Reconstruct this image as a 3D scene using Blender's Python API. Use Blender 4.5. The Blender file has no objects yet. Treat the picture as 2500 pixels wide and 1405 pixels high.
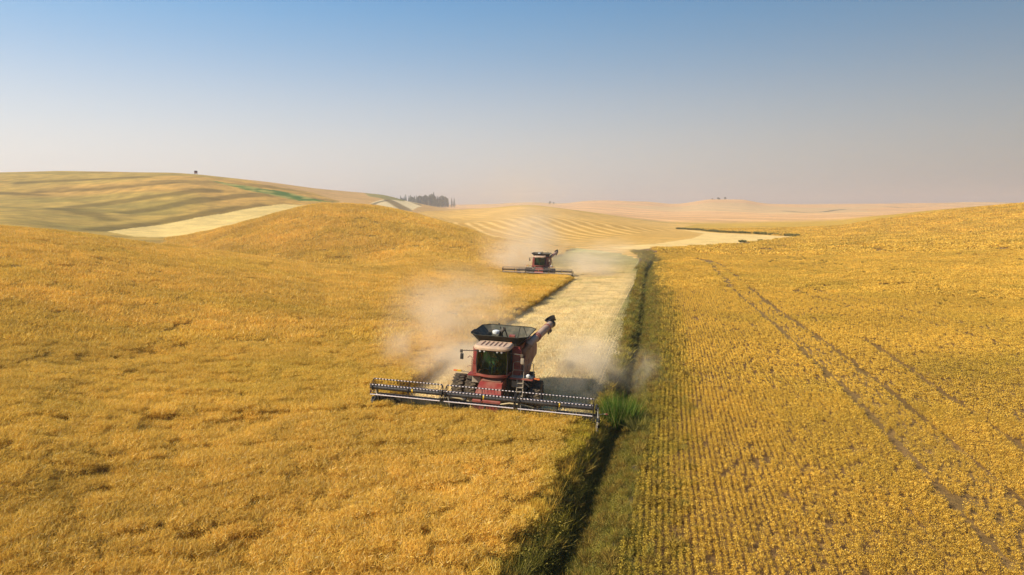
import bpy, bmesh, math, random
import numpy as np
from mathutils import Vector, Matrix, Euler

R = math.radians
scene = bpy.context.scene
COL = scene.collection
random.seed(7)
rng = np.random.default_rng(7)

# ------------------------------------------------------------------ camera, light, exposure
FPX = 1667.0            # focal length in photograph pixels (2500 wide)
PITCH = R(6.9)
H = 13.4                # drone height above the stubble
cam_d = bpy.data.cameras.new('camera')
cam_d.sensor_width = 36.0
cam_d.lens = 36.0 * FPX / 2500.0
cam_d.clip_start = 0.5
cam_d.clip_end = 40000.0
cam = bpy.data.objects.new('camera', cam_d)
cam.location = (0, 0, H)
cam.rotation_euler = (math.pi / 2 - PITCH, 0, 0)
COL.objects.link(cam)
scene.camera = cam

SUN_EL = R(37)
SUN_AZ = R(-112)        # measured from +Y towards +X: the sun stands left, a little behind the camera
sun_d = bpy.data.lights.new('sun', 'SUN')
sun_d.energy = 5.0
sun_d.angle = R(0.6)
sun_d.color = (1.0, 0.89, 0.71)
sun = bpy.data.objects.new('sun', sun_d)
sdir = Vector((math.sin(SUN_AZ) * math.cos(SUN_EL), math.cos(SUN_AZ) * math.cos(SUN_EL), math.sin(SUN_EL)))
sun.rotation_euler = sdir.to_track_quat('Z', 'Y').to_euler()
sun.location = (-60, -40, 80)
COL.objects.link(sun)

world = bpy.data.worlds.new('World')
scene.world = world
world.use_nodes = True
wn, wl = world.node_tree.nodes, world.node_tree.links
wn.clear()
w_out = wn.new('ShaderNodeOutputWorld')
w_bg = wn.new('ShaderNodeBackground'); w_bg.inputs['Strength'].default_value = 0.1
w_sky = wn.new('ShaderNodeTexSky'); w_sky.sky_type = 'NISHITA'; w_sky.sun_disc = False
w_sky.sun_elevation = SUN_EL; w_sky.sun_rotation = SUN_AZ
w_sky.air_density = 1.6; w_sky.dust_density = 3.0; w_sky.ozone_density = 2.0
# a smoky layer over the horizon: clear blue above, warm grey below, paler on the sun's side
w_tc = wn.new('ShaderNodeTexCoord')
w_sep = wn.new('ShaderNodeSeparateXYZ'); wl.new(w_tc.outputs['Generated'], w_sep.inputs[0])
def ramp(nodes, stops, interp='B_SPLINE'):
    r = nodes.new('ShaderNodeValToRGB'); r.color_ramp.interpolation = interp
    e = r.color_ramp.elements
    while len(e) > 1: e.remove(e[0])
    e[0].position = stops[0][0]; e[0].color = (*stops[0][1], 1)
    for p, c in stops[1:]:
        k = e.new(p); k.color = (*c, 1)
    return r
SKY_LOW = [(0.0, (6.5, 6.1, 5.6)), (0.05, (6.4, 6.1, 5.75)), (0.11, (5.3, 5.6, 5.95)),
           (0.19, (2.6, 4.0, 5.8)), (0.27, (1.2, 3.15, 5.6)), (0.42, (0.4, 2.0, 5.2)), (1.0, (0.35, 1.5, 4.2))]
w_r = ramp(wn, [(p, tuple(v / 8 for v in c)) for p, c in SKY_LOW]); wl.new(w_sep.outputs['Z'], w_r.inputs[0])
w_dot = wn.new('ShaderNodeVectorMath'); w_dot.operation = 'DOT_PRODUCT'
w_dot.inputs[1].default_value = (math.sin(R(-75)), math.cos(R(-75)), 0)
wl.new(w_tc.outputs['Generated'], w_dot.inputs[0])
w_side = wn.new('ShaderNodeMapRange'); w_side.inputs[1].default_value = -1; w_side.inputs[2].default_value = 1
w_side.inputs[3].default_value = 0.22 * 8; w_side.inputs[4].default_value = 1.28 * 8
wl.new(w_dot.outputs['Value'], w_side.inputs[0])
w_mul = wn.new('ShaderNodeVectorMath'); w_mul.operation = 'SCALE'
wl.new(w_r.outputs[0], w_mul.inputs[0]); wl.new(w_side.outputs[0], w_mul.inputs['Scale'])
w_mix = wn.new('ShaderNodeMix'); w_mix.data_type = 'RGBA'; w_mix.inputs[0].default_value = 0.88
wl.new(w_sky.outputs[0], w_mix.inputs[6]); wl.new(w_mul.outputs[0], w_mix.inputs[7])
wl.new(w_mix.outputs[2], w_bg.inputs['Color'])
wl.new(w_bg.outputs[0], w_out.inputs['Surface'])

scene.view_settings.view_transform = 'Standard'
scene.view_settings.look = 'None'
scene.view_settings.exposure = 0.38
scene.view_settings.gamma = 1.0
scene.view_settings.use_curve_mapping = False
scene.render.engine = 'CYCLES'
cy = scene.cycles
cy.use_denoising = True
cy.max_bounces = 6; cy.diffuse_bounces = 3; cy.glossy_bounces = 2; cy.transmission_bounces = 4
cy.volume_bounces = 2; cy.transparent_max_bounces = 12
cy.volume_step_rate = 1.0; cy.volume_max_steps = 128
cy.use_adaptive_sampling = True; cy.adaptive_threshold = 0.012
cy.caustics_reflective = False; cy.caustics_refractive = False

# ------------------------------------------------------------------ helpers
def tag(o, label=None, cat=None, group=None, kind=None):
    if label: o['label'] = label
    if cat: o['category'] = cat
    if group: o['group'] = group
    if kind: o['kind'] = kind
    return o

def hash2(ix, iy, seed):
    n = (ix.astype(np.int64) * 374761393 + iy.astype(np.int64) * 668265263 + seed * 974634777) & 0x7fffffff
    n = ((n ^ (n >> 13)) * 1274126177) & 0x7fffffff
    return ((n ^ (n >> 16)) & 0xffff) / 65535.0

def vnoise(x, y, seed=0):
    x = np.asarray(x, float); y = np.asarray(y, float)
    ix, iy = np.floor(x), np.floor(y)
    fx, fy = x - ix, y - iy
    fx = fx * fx * (3 - 2 * fx); fy = fy * fy * (3 - 2 * fy)
    a = hash2(ix, iy, seed); b = hash2(ix + 1, iy, seed)
    c = hash2(ix, iy + 1, seed); d = hash2(ix + 1, iy + 1, seed)
    return (a + (b - a) * fx) * (1 - fy) + (c + (d - c) * fx) * fy

def fbm(x, y, seed=0, oct=4):
    s, a, t = 0.0, 0.5, 0.0
    for k in range(oct):
        s = s + a * vnoise(x * 2 ** k + 17 * k, y * 2 ** k - 11 * k, seed + k); t += a; a *= 0.55
    return s / t

def smooth(a, b, v):
    t = np.clip((v - a) / (b - a), 0, 1)
    return t * t * (3 - 2 * t)

def lerp(a, b, t): return a + (b - a) * t

def in_poly(X, Y, P):
    ins = np.zeros(X.shape, bool)
    n = len(P)
    for i in range(n):
        x1, y1 = P[i]; x2, y2 = P[(i + 1) % n]
        if y1 == y2: continue
        c = ((y1 > Y) != (y2 > Y)) & (X < (x2 - x1) * (Y - y1) / (y2 - y1) + x1)
        ins ^= c
    return ins

def poly_dist(X, Y, P):
    """distance to an open polyline, sign + when right of it (walking along it), and arc length"""
    best = np.full(X.shape, 1e9); sg = np.ones(X.shape); al = np.zeros(X.shape); acc = 0.0
    for (x1, y1), (x2, y2) in zip(P[:-1], P[1:]):
        dx, dy = x2 - x1, y2 - y1; L = math.hypot(dx, dy)
        t = np.clip(((X - x1) * dx + (Y - y1) * dy) / (L * L), 0, 1)
        ex, ey = X - (x1 + t * dx), Y - (y1 + t * dy)
        d = np.sqrt(ex * ex + ey * ey)
        s = np.where((X - x1) * dy - (Y - y1) * dx > 0, 1.0, -1.0)
        m = d < best
        best = np.where(m, d, best); sg = np.where(m, s, sg); al = np.where(m, acc + t * L, al)
        acc += L
    return best, sg, al

# ------------------------------------------------------------------ terrain shape
def zpx(Y, py): return H + Y * math.tan(math.atan((702.5 - py) / FPX) - PITCH)
# one row per azimuth (as photograph column), eleven (distance, height) knots along it; ('p', row) = height seen at that row
P = lambda v: ('p', v)
Q = lambda v: ('c', v)      # the row where the top of the metre-high canola is seen
KN = [
 (-900, [(6,0),(40,3),(85,Q(530)),(130,4),(240,10),(320,20),(480,P(430)),(900,8),(1900,P(505)),(2800,0),(6500,P(499))]),
 (0,    [(6,0),(45,2.2),(110,Q(555)),(168,2.6),(262,9),(350,P(497)),(540,P(424)),(1000,8),(1900,P(505)),(2800,0),(6500,P(499))]),
 (200,  [(6,0),(45,1.2),(115,Q(571)),(165,0),(262,5.0),(360,P(500)),(560,P(420)),(1000,8),(1900,P(505)),(2800,0),(6500,P(499))]),
 (400,  [(6,0),(45,.6),(118,Q(600)),(158,-1.0),(225,Q(582)),(300,P(548)),(580,P(423)),(1000,8),(1900,P(503)),(2800,0),(6500,P(499))]),
 (620,  [(6,0),(45,.3),(118,Q(626)),(154,-1.7),(235,Q(534)),(300,5.5),(600,P(441)),(1100,8),(1900,P(502)),(2800,0),(6500,P(499))]),
 (820,  [(6,0),(45,.1),(120,Q(650)),(150,-1.4),(245,Q(496)),(330,8),(700,P(465)),(1200,8),(1900,P(501)),(2800,0),(6500,P(499))]),
 (930,  [(6,0),(45,0),(120,1.3),(155,-.2),(245,Q(503)),(330,7),(760,P(476)),(1200,8),(1900,P(501)),(2800,0),(6500,P(499))]),
 (1010, [(6,0),(45,0),(120,1.0),(155,1.6),(240,Q(520)),(320,4.5),(760,P(494)),(1200,7),(1900,P(500)),(2800,0),(6500,P(499))]),
 (1110, [(6,0),(45,0),(120,.3),(155,0.10),(235,Q(548)),(310,2),(680,P(510)),(1200,6),(1900,P(500)),(2800,0),(6500,P(499))]),
 (1200, [(6,0),(45,0),(120,-0.72),(155,-0.98),(230,Q(575)),(300,0.36),(600,P(508)),(1150,5),(1900,P(497)),(2800,0),(6500,P(499))]),
 (1285, [(6,0),(45,0),(120,-0.90),(155,-1.50),(215,Q(596)),(290,.3),(580,P(502)),(1100,4),(1900,P(494)),(2800,0),(6500,P(499))]),
 (1370, [(6,0),(45,0),(120,-0.90),(155,-1.60),(215,-1.60),(300,-0.80),(590,P(509)),(1100,4),(1900,P(497)),(2800,0),(6500,P(499))]),
 (1450, [(6,0),(45,0),(120,-0.90),(155,-1.60),(215,-1.60),(300,-0.80),(620,P(520)),(1050,3),(1900,P(491)),(2800,0),(6500,P(499))]),
 (1570, [(6,0),(45,0),(120,-0.90),(155,-1.60),(215,-1.60),(300,-0.80),(640,P(537)),(1000,0),(1800,P(493)),(2800,0),(6500,P(499))]),
 (1640, [(6,0),(45,0),(120,-0.90),(155,-1.60),(215,-1.60),(300,-1.10),(640,P(543)),(1000,0),(1800,P(499)),(2800,0),(6500,P(499))]),
 (1740, [(6,0),(45,0),(120,-0.90),(155,-1.60),(215,-1.60),(300,-1.30),(620,P(544)),(950,0),(1700,P(489)),(2800,0),(6500,P(499))]),
 (1800, [(6,0),(45,0),(120,-0.90),(155,-1.60),(215,-1.60),(300,-1.30),(610,P(544)),(950,0),(1700,P(489)),(2800,0),(6500,P(499))]),
 (1870, [(6,0),(45,0),(120,-0.90),(155,-1.60),(215,-1.60),(300,-1.30),(600,P(543)),(950,0),(1800,P(497)),(2800,0),(6500,P(499))]),
 (2030, [(6,0),(45,0),(120,-0.61),(155,-1.08),(215,-1.08),(300,-0.54),(560,P(540)),(900,0),(1900,P(500)),(2800,2),(6500,P(498))]),
 (2150, [(6,0),(45,0),(120,-0.34),(155,-0.50),(215,.4),(290,.8),(500,P(526)),(850,0),(1900,P(500)),(2800,2),(6500,P(497))]),
 (2300, [(6,0),(45,0),(120,0),(155,.4),(205,1.3),(260,1.4),(440,P(512)),(800,0),(1900,P(499)),(2800,2),(6500,P(496))]),
 (2500, [(6,0),(45,0),(115,0),(150,.8),(195,2.6),(235,2.4),(390,P(497)),(800,0),(1900,P(498)),(2800,2),(6500,P(497))]),
 (3400, [(6,0),(45,0),(105,0),(135,1),(180,4),(215,4.5),(350,P(478)),(800,0),(1900,P(498)),(2800,2),(6500,P(497))]),
]
NT, NR = 1600, 900
TH0, TH1 = R(-64), R(64)
LR0, LR1 = math.log(4.0), math.log(7500.0)
_th = np.array([math.atan((x - 1250) / FPX) for x, _ in KN])
_Y = np.array([[k[0] for k in row] for _, row in KN], float)
_Z = np.array([[(zpx(k[0], k[1][1]) - (1.0 if k[1][0] == 'c' else 0) if isinstance(k[1], tuple) else k[1]) for k in row] for _, row in KN], float)
_Rk = _Y / np.cos(np.clip(_th, R(-55), R(55)))[:, None]

def pchip_coef(x, y):
    h = np.diff(x, axis=-1); d = np.diff(y, axis=-1) / h
    m = np.zeros_like(y)
    w1 = 2 * h[..., 1:] + h[..., :-1]; w2 = h[..., 1:] + 2 * h[..., :-1]
    good = d[..., 1:] * d[..., :-1] > 0
    with np.errstate(all='ignore'):
        hm = (w1 + w2) / (w1 / np.where(good, d[..., :-1], 1) + w2 / np.where(good, d[..., 1:], 1))
    m[..., 1:-1] = np.where(good, hm, 0)
    return m
def pchip_eval(x, y, m, q):
    k = np.clip(np.searchsorted(x, q) - 1, 0, len(x) - 2)
    h = x[k + 1] - x[k]; t = np.clip((q - x[k]) / h, 0, 1)
    return (y[k] * (1 + 2 * t) * (1 - t) ** 2 + m[k] * h * t * (1 - t) ** 2 + y[k + 1] * t * t * (3 - 2 * t) + m[k + 1] * h * t * t * (t - 1))
tht = np.linspace(TH0, TH1, NT)
lrt = np.linspace(LR0, LR1, NR)
lk = np.zeros((NT, 11)); zk = np.zeros((NT, 11))
for k in range(11):
    for src, dst in ((np.log(_Rk[:, k]), lk), (_Z[:, k], zk)):
        m = pchip_coef(_th, src)
        dst[:, k] = pchip_eval(_th, src, m, np.clip(tht, _th[0], _th[-1]))
TAB = np.zeros((NT, NR))
M = pchip_coef(lk, zk)
for i in range(NT):
    TAB[i] = pchip_eval(lk[i], zk[i], M[i], lrt)
for _ in range(10):   # soften across azimuth
    TAB[1:-1] = 0.25 * TAB[:-2] + 0.5 * TAB[1:-1] + 0.25 * TAB[2:]

def base_z(X, Y):
    th = np.arctan2(X, Y)
    r = np.hypot(X, Y)
    a = np.abs(th)
    thc = np.where(a <= TH1, th, np.sign(th) * np.maximum(TH1 - (a - TH1) * 0.6, 0))   # behind the camera the land mirrors on
    i = np.clip((thc - TH0) / (TH1 - TH0) * (NT - 1), 0, NT - 1.001)
    j = np.clip((np.log(np.maximum(r, 4.0)) - LR0) / (LR1 - LR0) * (NR - 1), 0, NR - 1.001)
    i0 = i.astype(int); j0 = j.astype(int); fi = i - i0; fj = j - j0
    z = (TAB[i0, j0] * (1 - fi) + TAB[i0 + 1, j0] * fi) * (1 - fj) + (TAB[i0, j0 + 1] * (1 - fi) + TAB[i0 + 1, j0 + 1] * fi) * fj
    w = smooth(150, 500, r)
    z = z + w * (fbm(X / 90, Y / 90, 3, 3) - 0.5) * 2.2 + smooth(900, 2000, r) * (fbm(X / 260, Y / 260, 5, 3) - 0.5) * 14
    return z

def at(px, py, zoff=0.0):
    """the ground point the photograph shows at this pixel (first hit of the ray on the terrain)"""
    dx = (px - 1250) / FPX; dy = (702.5 - py) / FPX
    fy = math.cos(PITCH) + dy * math.sin(PITCH); fz = -math.sin(PITCH) + dy * math.cos(PITCH)
    Ys = np.exp(np.linspace(math.log(8), math.log(6400), 6000))
    X = Ys * dx / fy; Z = H + Ys * fz / fy
    g = base_z(X, Ys) + zoff
    hit = np.nonzero(Z < g)[0]
    k = hit[0] if len(hit) else len(Ys) - 1
    return (float(X[k]), float(Ys[k]))

# direction of work: along the ditch, away from the camera
AH = R(13.0)
sA, cA = math.sin(AH), math.cos(AH)
def st(X, Y): return X * sA + Y * cA, X * cA - Y * sA
def xy(s, t): return (s * sA + t * cA, s * cA - t * sA)

DITCH = [at(*p) for p in [(1345, 1405), (1402, 1290), (1440, 1180), (1478, 1090), (1502, 1030), (1530, 930), (1548, 860),
                          (1560, 800), (1567, 740), (1572, 690), (1577, 655), (1590, 636), (1575, 624), (1552, 614)]]
d0, d1 = DITCH[0], DITCH[1]
DITCH = [(d0[0] - (d1[0] - d0[0]) * 6, d0[1] - (d1[1] - d0[1]) * 6)] + DITCH + [at(1580, 606), at(1650, 603)]

def ground_z(X, Y):
    z = base_z(X, Y)
    d, sg, al = poly_dist(X, Y, DITCH)
    wob = (fbm(al / 5.0, al * 0 + 2, 21, 3) - 0.5) * 1.2
    left = np.clip((d + wob * .4) / 1.15, 0, 1); right = np.clip((d + wob * .6) / 1.9, 0, 1)
    prof = np.where(sg < 0, (1 - left ** 1.3), (1 - right ** 1.1))
    dep = np.where(np.hypot(X, Y) < 150, 1.15, 1.7)
    fade = 1 - smooth(185, 215, Y)
    z = z - dep * np.clip(prof, 0, 1) * fade
    near = 1 - smooth(60, 160, np.hypot(X, Y))
    z = z + near * (fbm(X / 1.1, Y / 1.1, 31, 3) - .5) * 0.10
    return z
def gz(x, y): return float(ground_z(np.array([x]), np.array([y]))[0])

# ------------------------------------------------------------------ where the machines are
C1 = (-1.0, 44.6)            # front axle of the near combine
C2 = (5.8, 139.0)             # far combine
HW = 7.15                        # half width of the header
def mach(C): return st(*C)
s1, t1 = mach(C1); s2, t2 = mach(C2)
CUT1 = s1 - 3.95; CUT2 = s2 - 3.95

# ------------------------------------------------------------------ land cover, as world polygons
def w_(l): return [p if p[0] == 'w' else at(*p) for p in l]
far_edge = [(-300, 150), (-200, 168), (-118, 176), (-95, 186)]
far_edge += [at(*p, 1.0) for p in [(412, 579), (480, 568), (560, 552), (650, 528), (750, 503), (800, 499)]]
far_edge += [(at(*p, 1.0)[0] * 1.06, at(*p, 1.0)[1] * 1.06) for p in [(850, 504), (930, 510), (1010, 527), (1110, 555)]]
far_edge += [at(*p, .8) for p in [(1200, 579), (1285, 598)]] + [at(1345, 606)]
tL2 = t2 - HW
pC = at(1345, 606)
canola_right = []
canola_right.append(xy(st(*pC)[0], tL2))
canola_right += [xy(CUT2, tL2), xy(CUT2, t2 + HW - .15), xy(CUT1 + 40, t2 + HW + .0), xy(CUT1, t1 - HW), xy(CUT1, t1 + HW - .1)]
canola_right += [at(*p) for p in [(1430, 1075), (1385, 1150), (1335, 1240), (1280, 1330), (1215, 1410)]]
e0, e1 = canola_right[-2], canola_right[-1]
canola_right += [(e1[0] + (e1[0] - e0[0]) * 5, e1[1] + (e1[1] - e0[1]) * 5)]
CANOLA = [(-300, 2)] + far_edge + canola_right
# straw-coloured cut land beside the ditch
def dl(al_pts, off):  # ditch line shifted sideways
    out = []
    for i, p in enumerate(al_pts):
        q0 = al_pts[max(i - 1, 0)]; q1 = al_pts[min(i + 1, len(al_pts) - 1)]
        dx, dy = q1[0] - q0[0], q1[1] - q0[1]; L = math.hypot(dx, dy)
        out.append((p[0] + dy / L * off, p[1] - dx / L * off))
    return out
dn = [p for p in DITCH[5:12]]
STUB = [xy(CUT1, t1 - HW), xy(CUT1 + 40, t2 + HW), xy(CUT2, t2 + HW), xy(CUT2, tL2), xy(st(*pC)[0], tL2)] + \
       [at(*p) for p in [(1345, 604), (1400, 606), (1460, 612), (1520, 622), (1560, 634)]] + \
       [xy(s_, -6.8) for s_ in (150,)] + dl(dn, -1.3)[::-1] + [xy(CUT1, t1 + HW)]
# big striped hillside
BIGHILL = [(-600, 176), (-118, 177), (-95, 187)] + [at(*p, 1.0) for p in [(412, 579), (480, 568), (560, 552), (650, 528), (750, 503), (800, 499)]] + \
          [at(830, 492), at(760, 470), at(640, 450)] + [(at(x, y)[0] * 1.25, at(x, y)[1] * 1.25) for x, y in [(500, 434), (300, 428), (100, 428), (0, 430)]] + [(-900, 700)]
GREENSTRIP = [at(*p) for p in [(500, 438), (560, 449), (640, 461), (700, 470), (750, 482), (800, 492), (840, 494), (730, 491), (690, 483), (610, 467), (540, 449)]]
PALEBAND = [at(*p) for p in [(755, 502), (690, 499), (600, 511), (480, 532), (380, 551), (260, 566), (330, 578), (405, 580), (480, 568), (560, 553), (650, 529)]]
FARSTRIPES = [at(*p) for p in [(905, 497), (950, 487), (1000, 492), (1030, 505), (1005, 516), (955, 508)]]
GREENPATCH = [at(*p) for p in [(890, 472), (950, 477), (990, 492), (940, 487), (900, 480)]]
SWIRL = [at(1345, 606)] + [at(*p, 1.0) for p in [(1285, 598), (1200, 579)]] + [at(*p) for p in [(1150, 562), (1060, 533), (1020, 519), (1110, 514), (1180, 510), (1285, 505), (1370, 511), (1450, 522), (1560, 538), (1640, 546), (1700, 548)]] + \
        [at(*p) for p in [(1655, 560), (1760, 569), (1870, 574), (1948, 578), (1900, 585), (1810, 593), (1700, 601), (1600, 606), (1550, 611), (1560, 634), (1520, 622), (1460, 612), (1400, 606)]]
TRIANGLE = [at(*p) for p in [(1655, 561), (1760, 570), (1870, 575), (1948, 578), (1900, 586), (1810, 594), (1700, 602), (1560, 609), (1480, 605), (1600, 596), (1690, 583), (1720, 571)]]
RIGHTFAR = [at(*p) for p in [(1660, 559), (1655, 548), (1700, 546), (1850, 544)]]
CREASE_SHADE = [at(*p) for p in [(2060, 609), (2140, 610), (2220, 615), (2300, 620), (2400, 627), (2500, 636), (2700, 655)]]
TRACKS = [[at(*p) for p in l] for l in (
    [(1700, 633), (1735, 645), (1752, 665), (1780, 700), (1830, 745), (1900, 805), (1975, 875), (2060, 955), (2160, 1060), (2300, 1210), (2460, 1390)],
    [(1722, 636), (1760, 648), (1790, 672), (1830, 705), (1900, 762), (1980, 815), (2070, 880), (2200, 985), (2340, 1100), (2500, 1240), (2700, 1420)],
    [(1848, 617), (1880, 606), (1960, 602), (2100, 600)], [(1868, 622), (1900, 611), (1990, 606), (2110, 603)],
    [(2250, 700), (2100, 695), (1990, 700), (1938, 712), (1990, 728), (2060, 745), (2200, 775), (2350, 815), (2500, 860)],
    [(2250, 692), (2080, 699), (2020, 702), (1985, 711), (2040, 725), (2150, 745), (2300, 780), (2500, 830)],
    [(2040, 562), (2070, 573), (2055, 580)], [(2135, 575), (2145, 569), (2120, 564)],
    [(2110, 830), (2250, 930), (2400, 1030), (2560, 1150)])]
WEEDS = [at(*p) for p in [(1860, 632), (1960, 645), (2060, 655), (2200, 680), (2340, 715), (2480, 745)]]

STREAKS = [[at(*p) for p in l] for l in ([(100, 470), (200, 464), (330, 456), (420, 447)], [(-60, 470), (0, 473), (60, 476), (100, 477)],
           [(190, 505), (260, 497), (340, 486), (430, 474), (520, 465)], [(150, 510), (200, 520), (270, 537)], [(320, 520), (420, 502), (560, 482), (640, 476)],
           [(250, 562), (380, 546), (500, 522), (640, 501)], [(60, 446), (200, 440), (360, 433)])]
LODGED = [[at(*p, .9) for p in l] for l in ([(-80, 1290), (60, 1240), (250, 1160), (480, 1080), (700, 990), (860, 940)], [(380, 1050), (500, 1030), (620, 1010)], [(0, 905), (180, 880), (420, 850)],
           [(600, 640), (700, 668), (760, 690)], [(640, 1340), (760, 1240), (820, 1130)])]
# ------------------------------------------------------------------ ground sheet
def grid_angles():
    a = list(np.linspace(R(-46), R(46), 760))
    step = R(1.5); b = R(46) + step
    tail = []
    while b < math.pi - 1e-3: tail.append(b); b += step * 2.5
    return np.array([-v for v in tail[::-1]] + a + tail)
GA = grid_angles(); NA = len(GA)
GRR = np.exp(np.concatenate([np.linspace(math.log(3), math.log(17), 14)[:-1], np.linspace(math.log(17), math.log(300), 400)[:-1],
                             np.linspace(math.log(300), math.log(2300), 330)[:-1], np.linspace(math.log(2300), math.log(7000), 40)]))
NRR = len(GRR)
GX = np.sin(GA)[:, None] * GRR[None, :]; GY = np.cos(GA)[:, None] * GRR[None, :]
GZ = ground_z(GX, GY)
GS, GT = st(GX, GY)
GRAD = np.hypot(GX, GY)
ddist, dsg, dal = poly_dist(GX, GY, DITCH)

def col(r, g, b): return np.array([r, g, b])
SOIL = col(.25, .145, .05); CHICK = col(.60, .36, .05); FARPINK = col(.88, .50, .20)
canola_m = in_poly(GX, GY, CANOLA)
stub_m = in_poly(GX, GY, STUB) & ~canola_m
big_m = in_poly(GX, GY, BIGHILL) & ~canola_m
swirl_m = in_poly(GX, GY, SWIRL) & ~canola_m & ~stub_m
tri_m = in_poly(GX, GY, TRIANGLE)
strip_m = in_poly(GX, GY, GREENSTRIP)
pale_m = in_poly(GX, GY, PALEBAND)
farst_m = in_poly(GX, GY, FARSTRIPES)
gpatch_m = in_poly(GX, GY, GREENPATCH)

n1 = fbm(GX / 7, GY / 7, 41, 4); n2 = fbm(GX / 40, GY / 40, 43, 4); n3 = fbm(GX / 1.3, GY / 1.3, 47, 3)
def E(m): return m[..., None]
C = np.zeros(GX.shape + (3,)) + CHICK
# right-hand field: soil shows between the plants close by
rf = smooth(230, 420, GRAD)
C = lerp(SOIL * (0.8 + .4 * E(n3)), C * (0.85 + .3 * E(n2)), E(rf))
# far hills: harvested and pale, with pass lines and a few greener draws
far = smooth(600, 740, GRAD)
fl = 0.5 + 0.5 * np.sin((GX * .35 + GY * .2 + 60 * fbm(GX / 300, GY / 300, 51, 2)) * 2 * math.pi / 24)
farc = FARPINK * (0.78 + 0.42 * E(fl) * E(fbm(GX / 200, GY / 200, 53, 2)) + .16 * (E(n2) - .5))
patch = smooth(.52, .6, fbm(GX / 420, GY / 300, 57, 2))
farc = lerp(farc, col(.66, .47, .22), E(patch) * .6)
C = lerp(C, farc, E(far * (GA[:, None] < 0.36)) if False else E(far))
# hills in the middle left behind the canola
midl = (GRAD > 235) & (GX < at(1110, 520)[0]) & ~big_m & ~canola_m & (GRAD < 1000)
C = np.where(E(midl), col(.60, .36, .13) * (0.82 + .36 * E(n2)), C)
# swirled harvest passes
contour = [at(*p) for p in [(1150, 545), (1250, 580), (1330, 595), (1430, 598), (1560, 600), (1700, 598), (1900, 588), (2000, 583)]]
cd, csg, cal = poly_dist(GX, GY, contour)
gg = cd + 26 * fbm(GX / 110, GY / 110, 61, 2) - 0.35 * GX * smooth(300, 520, GRAD) + (GZ * 1.5)
passes = 0.5 + 0.5 * np.sin(gg * 2 * math.pi / 7.2)
passes = smooth(.3, 1.0, passes * (0.8 + .4 * n1) * (.75 + .5 * fbm(GX / 60, GY / 60, 63, 2)))
swc = lerp(col(.62, .34, .06), col(.88, .56, .17), E(passes)) * (0.85 + .3 * E(n2))
C = np.where(E(swirl_m), swc, C)
C = np.where(E(tri_m & swirl_m), lerp(swc, col(.95, .67, .26), .7), C)
# stubble strip: pale, with drill rows, a greener bottom end and edge
rows = 0.5 + 0.5 * np.sin(GT * 2 * math.pi / 1.9 + 2 * fbm(GS / 12, GT / 4, 67, 2))
green = smooth(.5, .8, fbm(GX / 9, GY / 9, 71, 3)) * .25 + smooth(150, 185, GS) * .65 + (1 - smooth(.8, 2.1, ddist)) * .8
sc = col(.93, .71, .34) * (0.84 + .18 * E(rows) + .18 * (E(n3) - .5) + .10 * (E(n1) - .5))
sc = lerp(sc, col(.38, .37, .10), E(np.clip(green, 0, 1)))
C = np.where(E(stub_m), sc, C)
# striped hillside: bands along the contour, green hollow on the left
bl = GY * .80 - GX * .34 + 80 * (fbm(GX / 130, GY / 110, 73, 4) - .5)
band = smooth(.45, .72, .5 + .5 * np.sin(bl * 2 * math.pi / 43)) * smooth(.40, .60, fbm(GX / 70, GY / 30, 79, 3))
fine = .5 + .5 * np.sin(bl * 2 * math.pi / 9 + 3 * n1)
n5 = fbm(GX / 4.5, GY / 9, 49, 4)
bc = col(.60, .345, .075) * (0.72 + .08 * E(fine) + .45 * (E(n1) - .3) + .75 * (E(n5) - .38))
bc = lerp(bc, col(.17, .125, .03), E(band) * .55)
hollow = smooth(.35, .72, fbm(GX / 75, GY / 60, 83, 2) + .35 * smooth(-120, -240, GX) - .22 * smooth(330, 430, GY))
bc = lerp(bc, col(.33, .28, .05) * (.7 + .6 * E(n5)), E(hollow) * .42)
for pl in STREAKS:
    d, _, al_ = poly_dist(GX, GY, pl)
    wv = (1 - smooth(2.0, 9.0, d + 9 * (fbm(GX / 16, GY / 16, 87, 3) - .5))) * (.45 + .6 * n1)
    bc = lerp(bc, col(.12, .085, .015), E(np.clip(wv, 0, .66)))
bc = np.where(E(pale_m), col(.80, .57, .19) * (0.85 + .3 * E(n1)), bc)
bc = np.where(E(strip_m), lerp(col(.08, .17, .02), col(.38, .34, .08), E(smooth(.35, .6, fbm(GX / 9, GY / 14, 89, 3)))), bc)
C = np.where(E(big_m), bc, C)
C = np.where(E(farst_m), lerp(col(.33, .23, .10), col(.86, .66, .34), E(smooth(.08, .3, .5 + .5 * np.sin((GX * .8 + GY * .25) * 2 * math.pi / 34)))), C)
C = np.where(E(gpatch_m), col(.36, .30, .10) * (0.7 + .5 * E(n1)), C)
# right-hand field details further out: wheel tracks and the painted shade of the crease
for k, tr in enumerate(TRACKS):
    d, _, _ = poly_dist(GX, GY, tr)
    w = (1 - smooth(.15 + GRAD * .0012, .35 + GRAD * .0028, d)) * (0.55 + .3 * n3)
    C = lerp(C, col(.20, .12, .03), E(w * (GRAD > 45)))
d, _, _ = poly_dist(GX, GY, CREASE_SHADE)
C = lerp(C, col(.24, .15, .03), E((1 - smooth(.5, 1.6, d)) * .7))  # shade where the slope changes, painted into the ground colour
dA_, _, _ = poly_dist(GX, GY, TRACKS[0]); dB_, _, _ = poly_dist(GX, GY, TRACKS[1])
btw = (dA_ < 3.0) & (dB_ < 3.0) & (dA_ + dB_ < 4.2)
C = np.where(E(btw), lerp(C, col(.46, .31, .10), .15), C)
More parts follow.
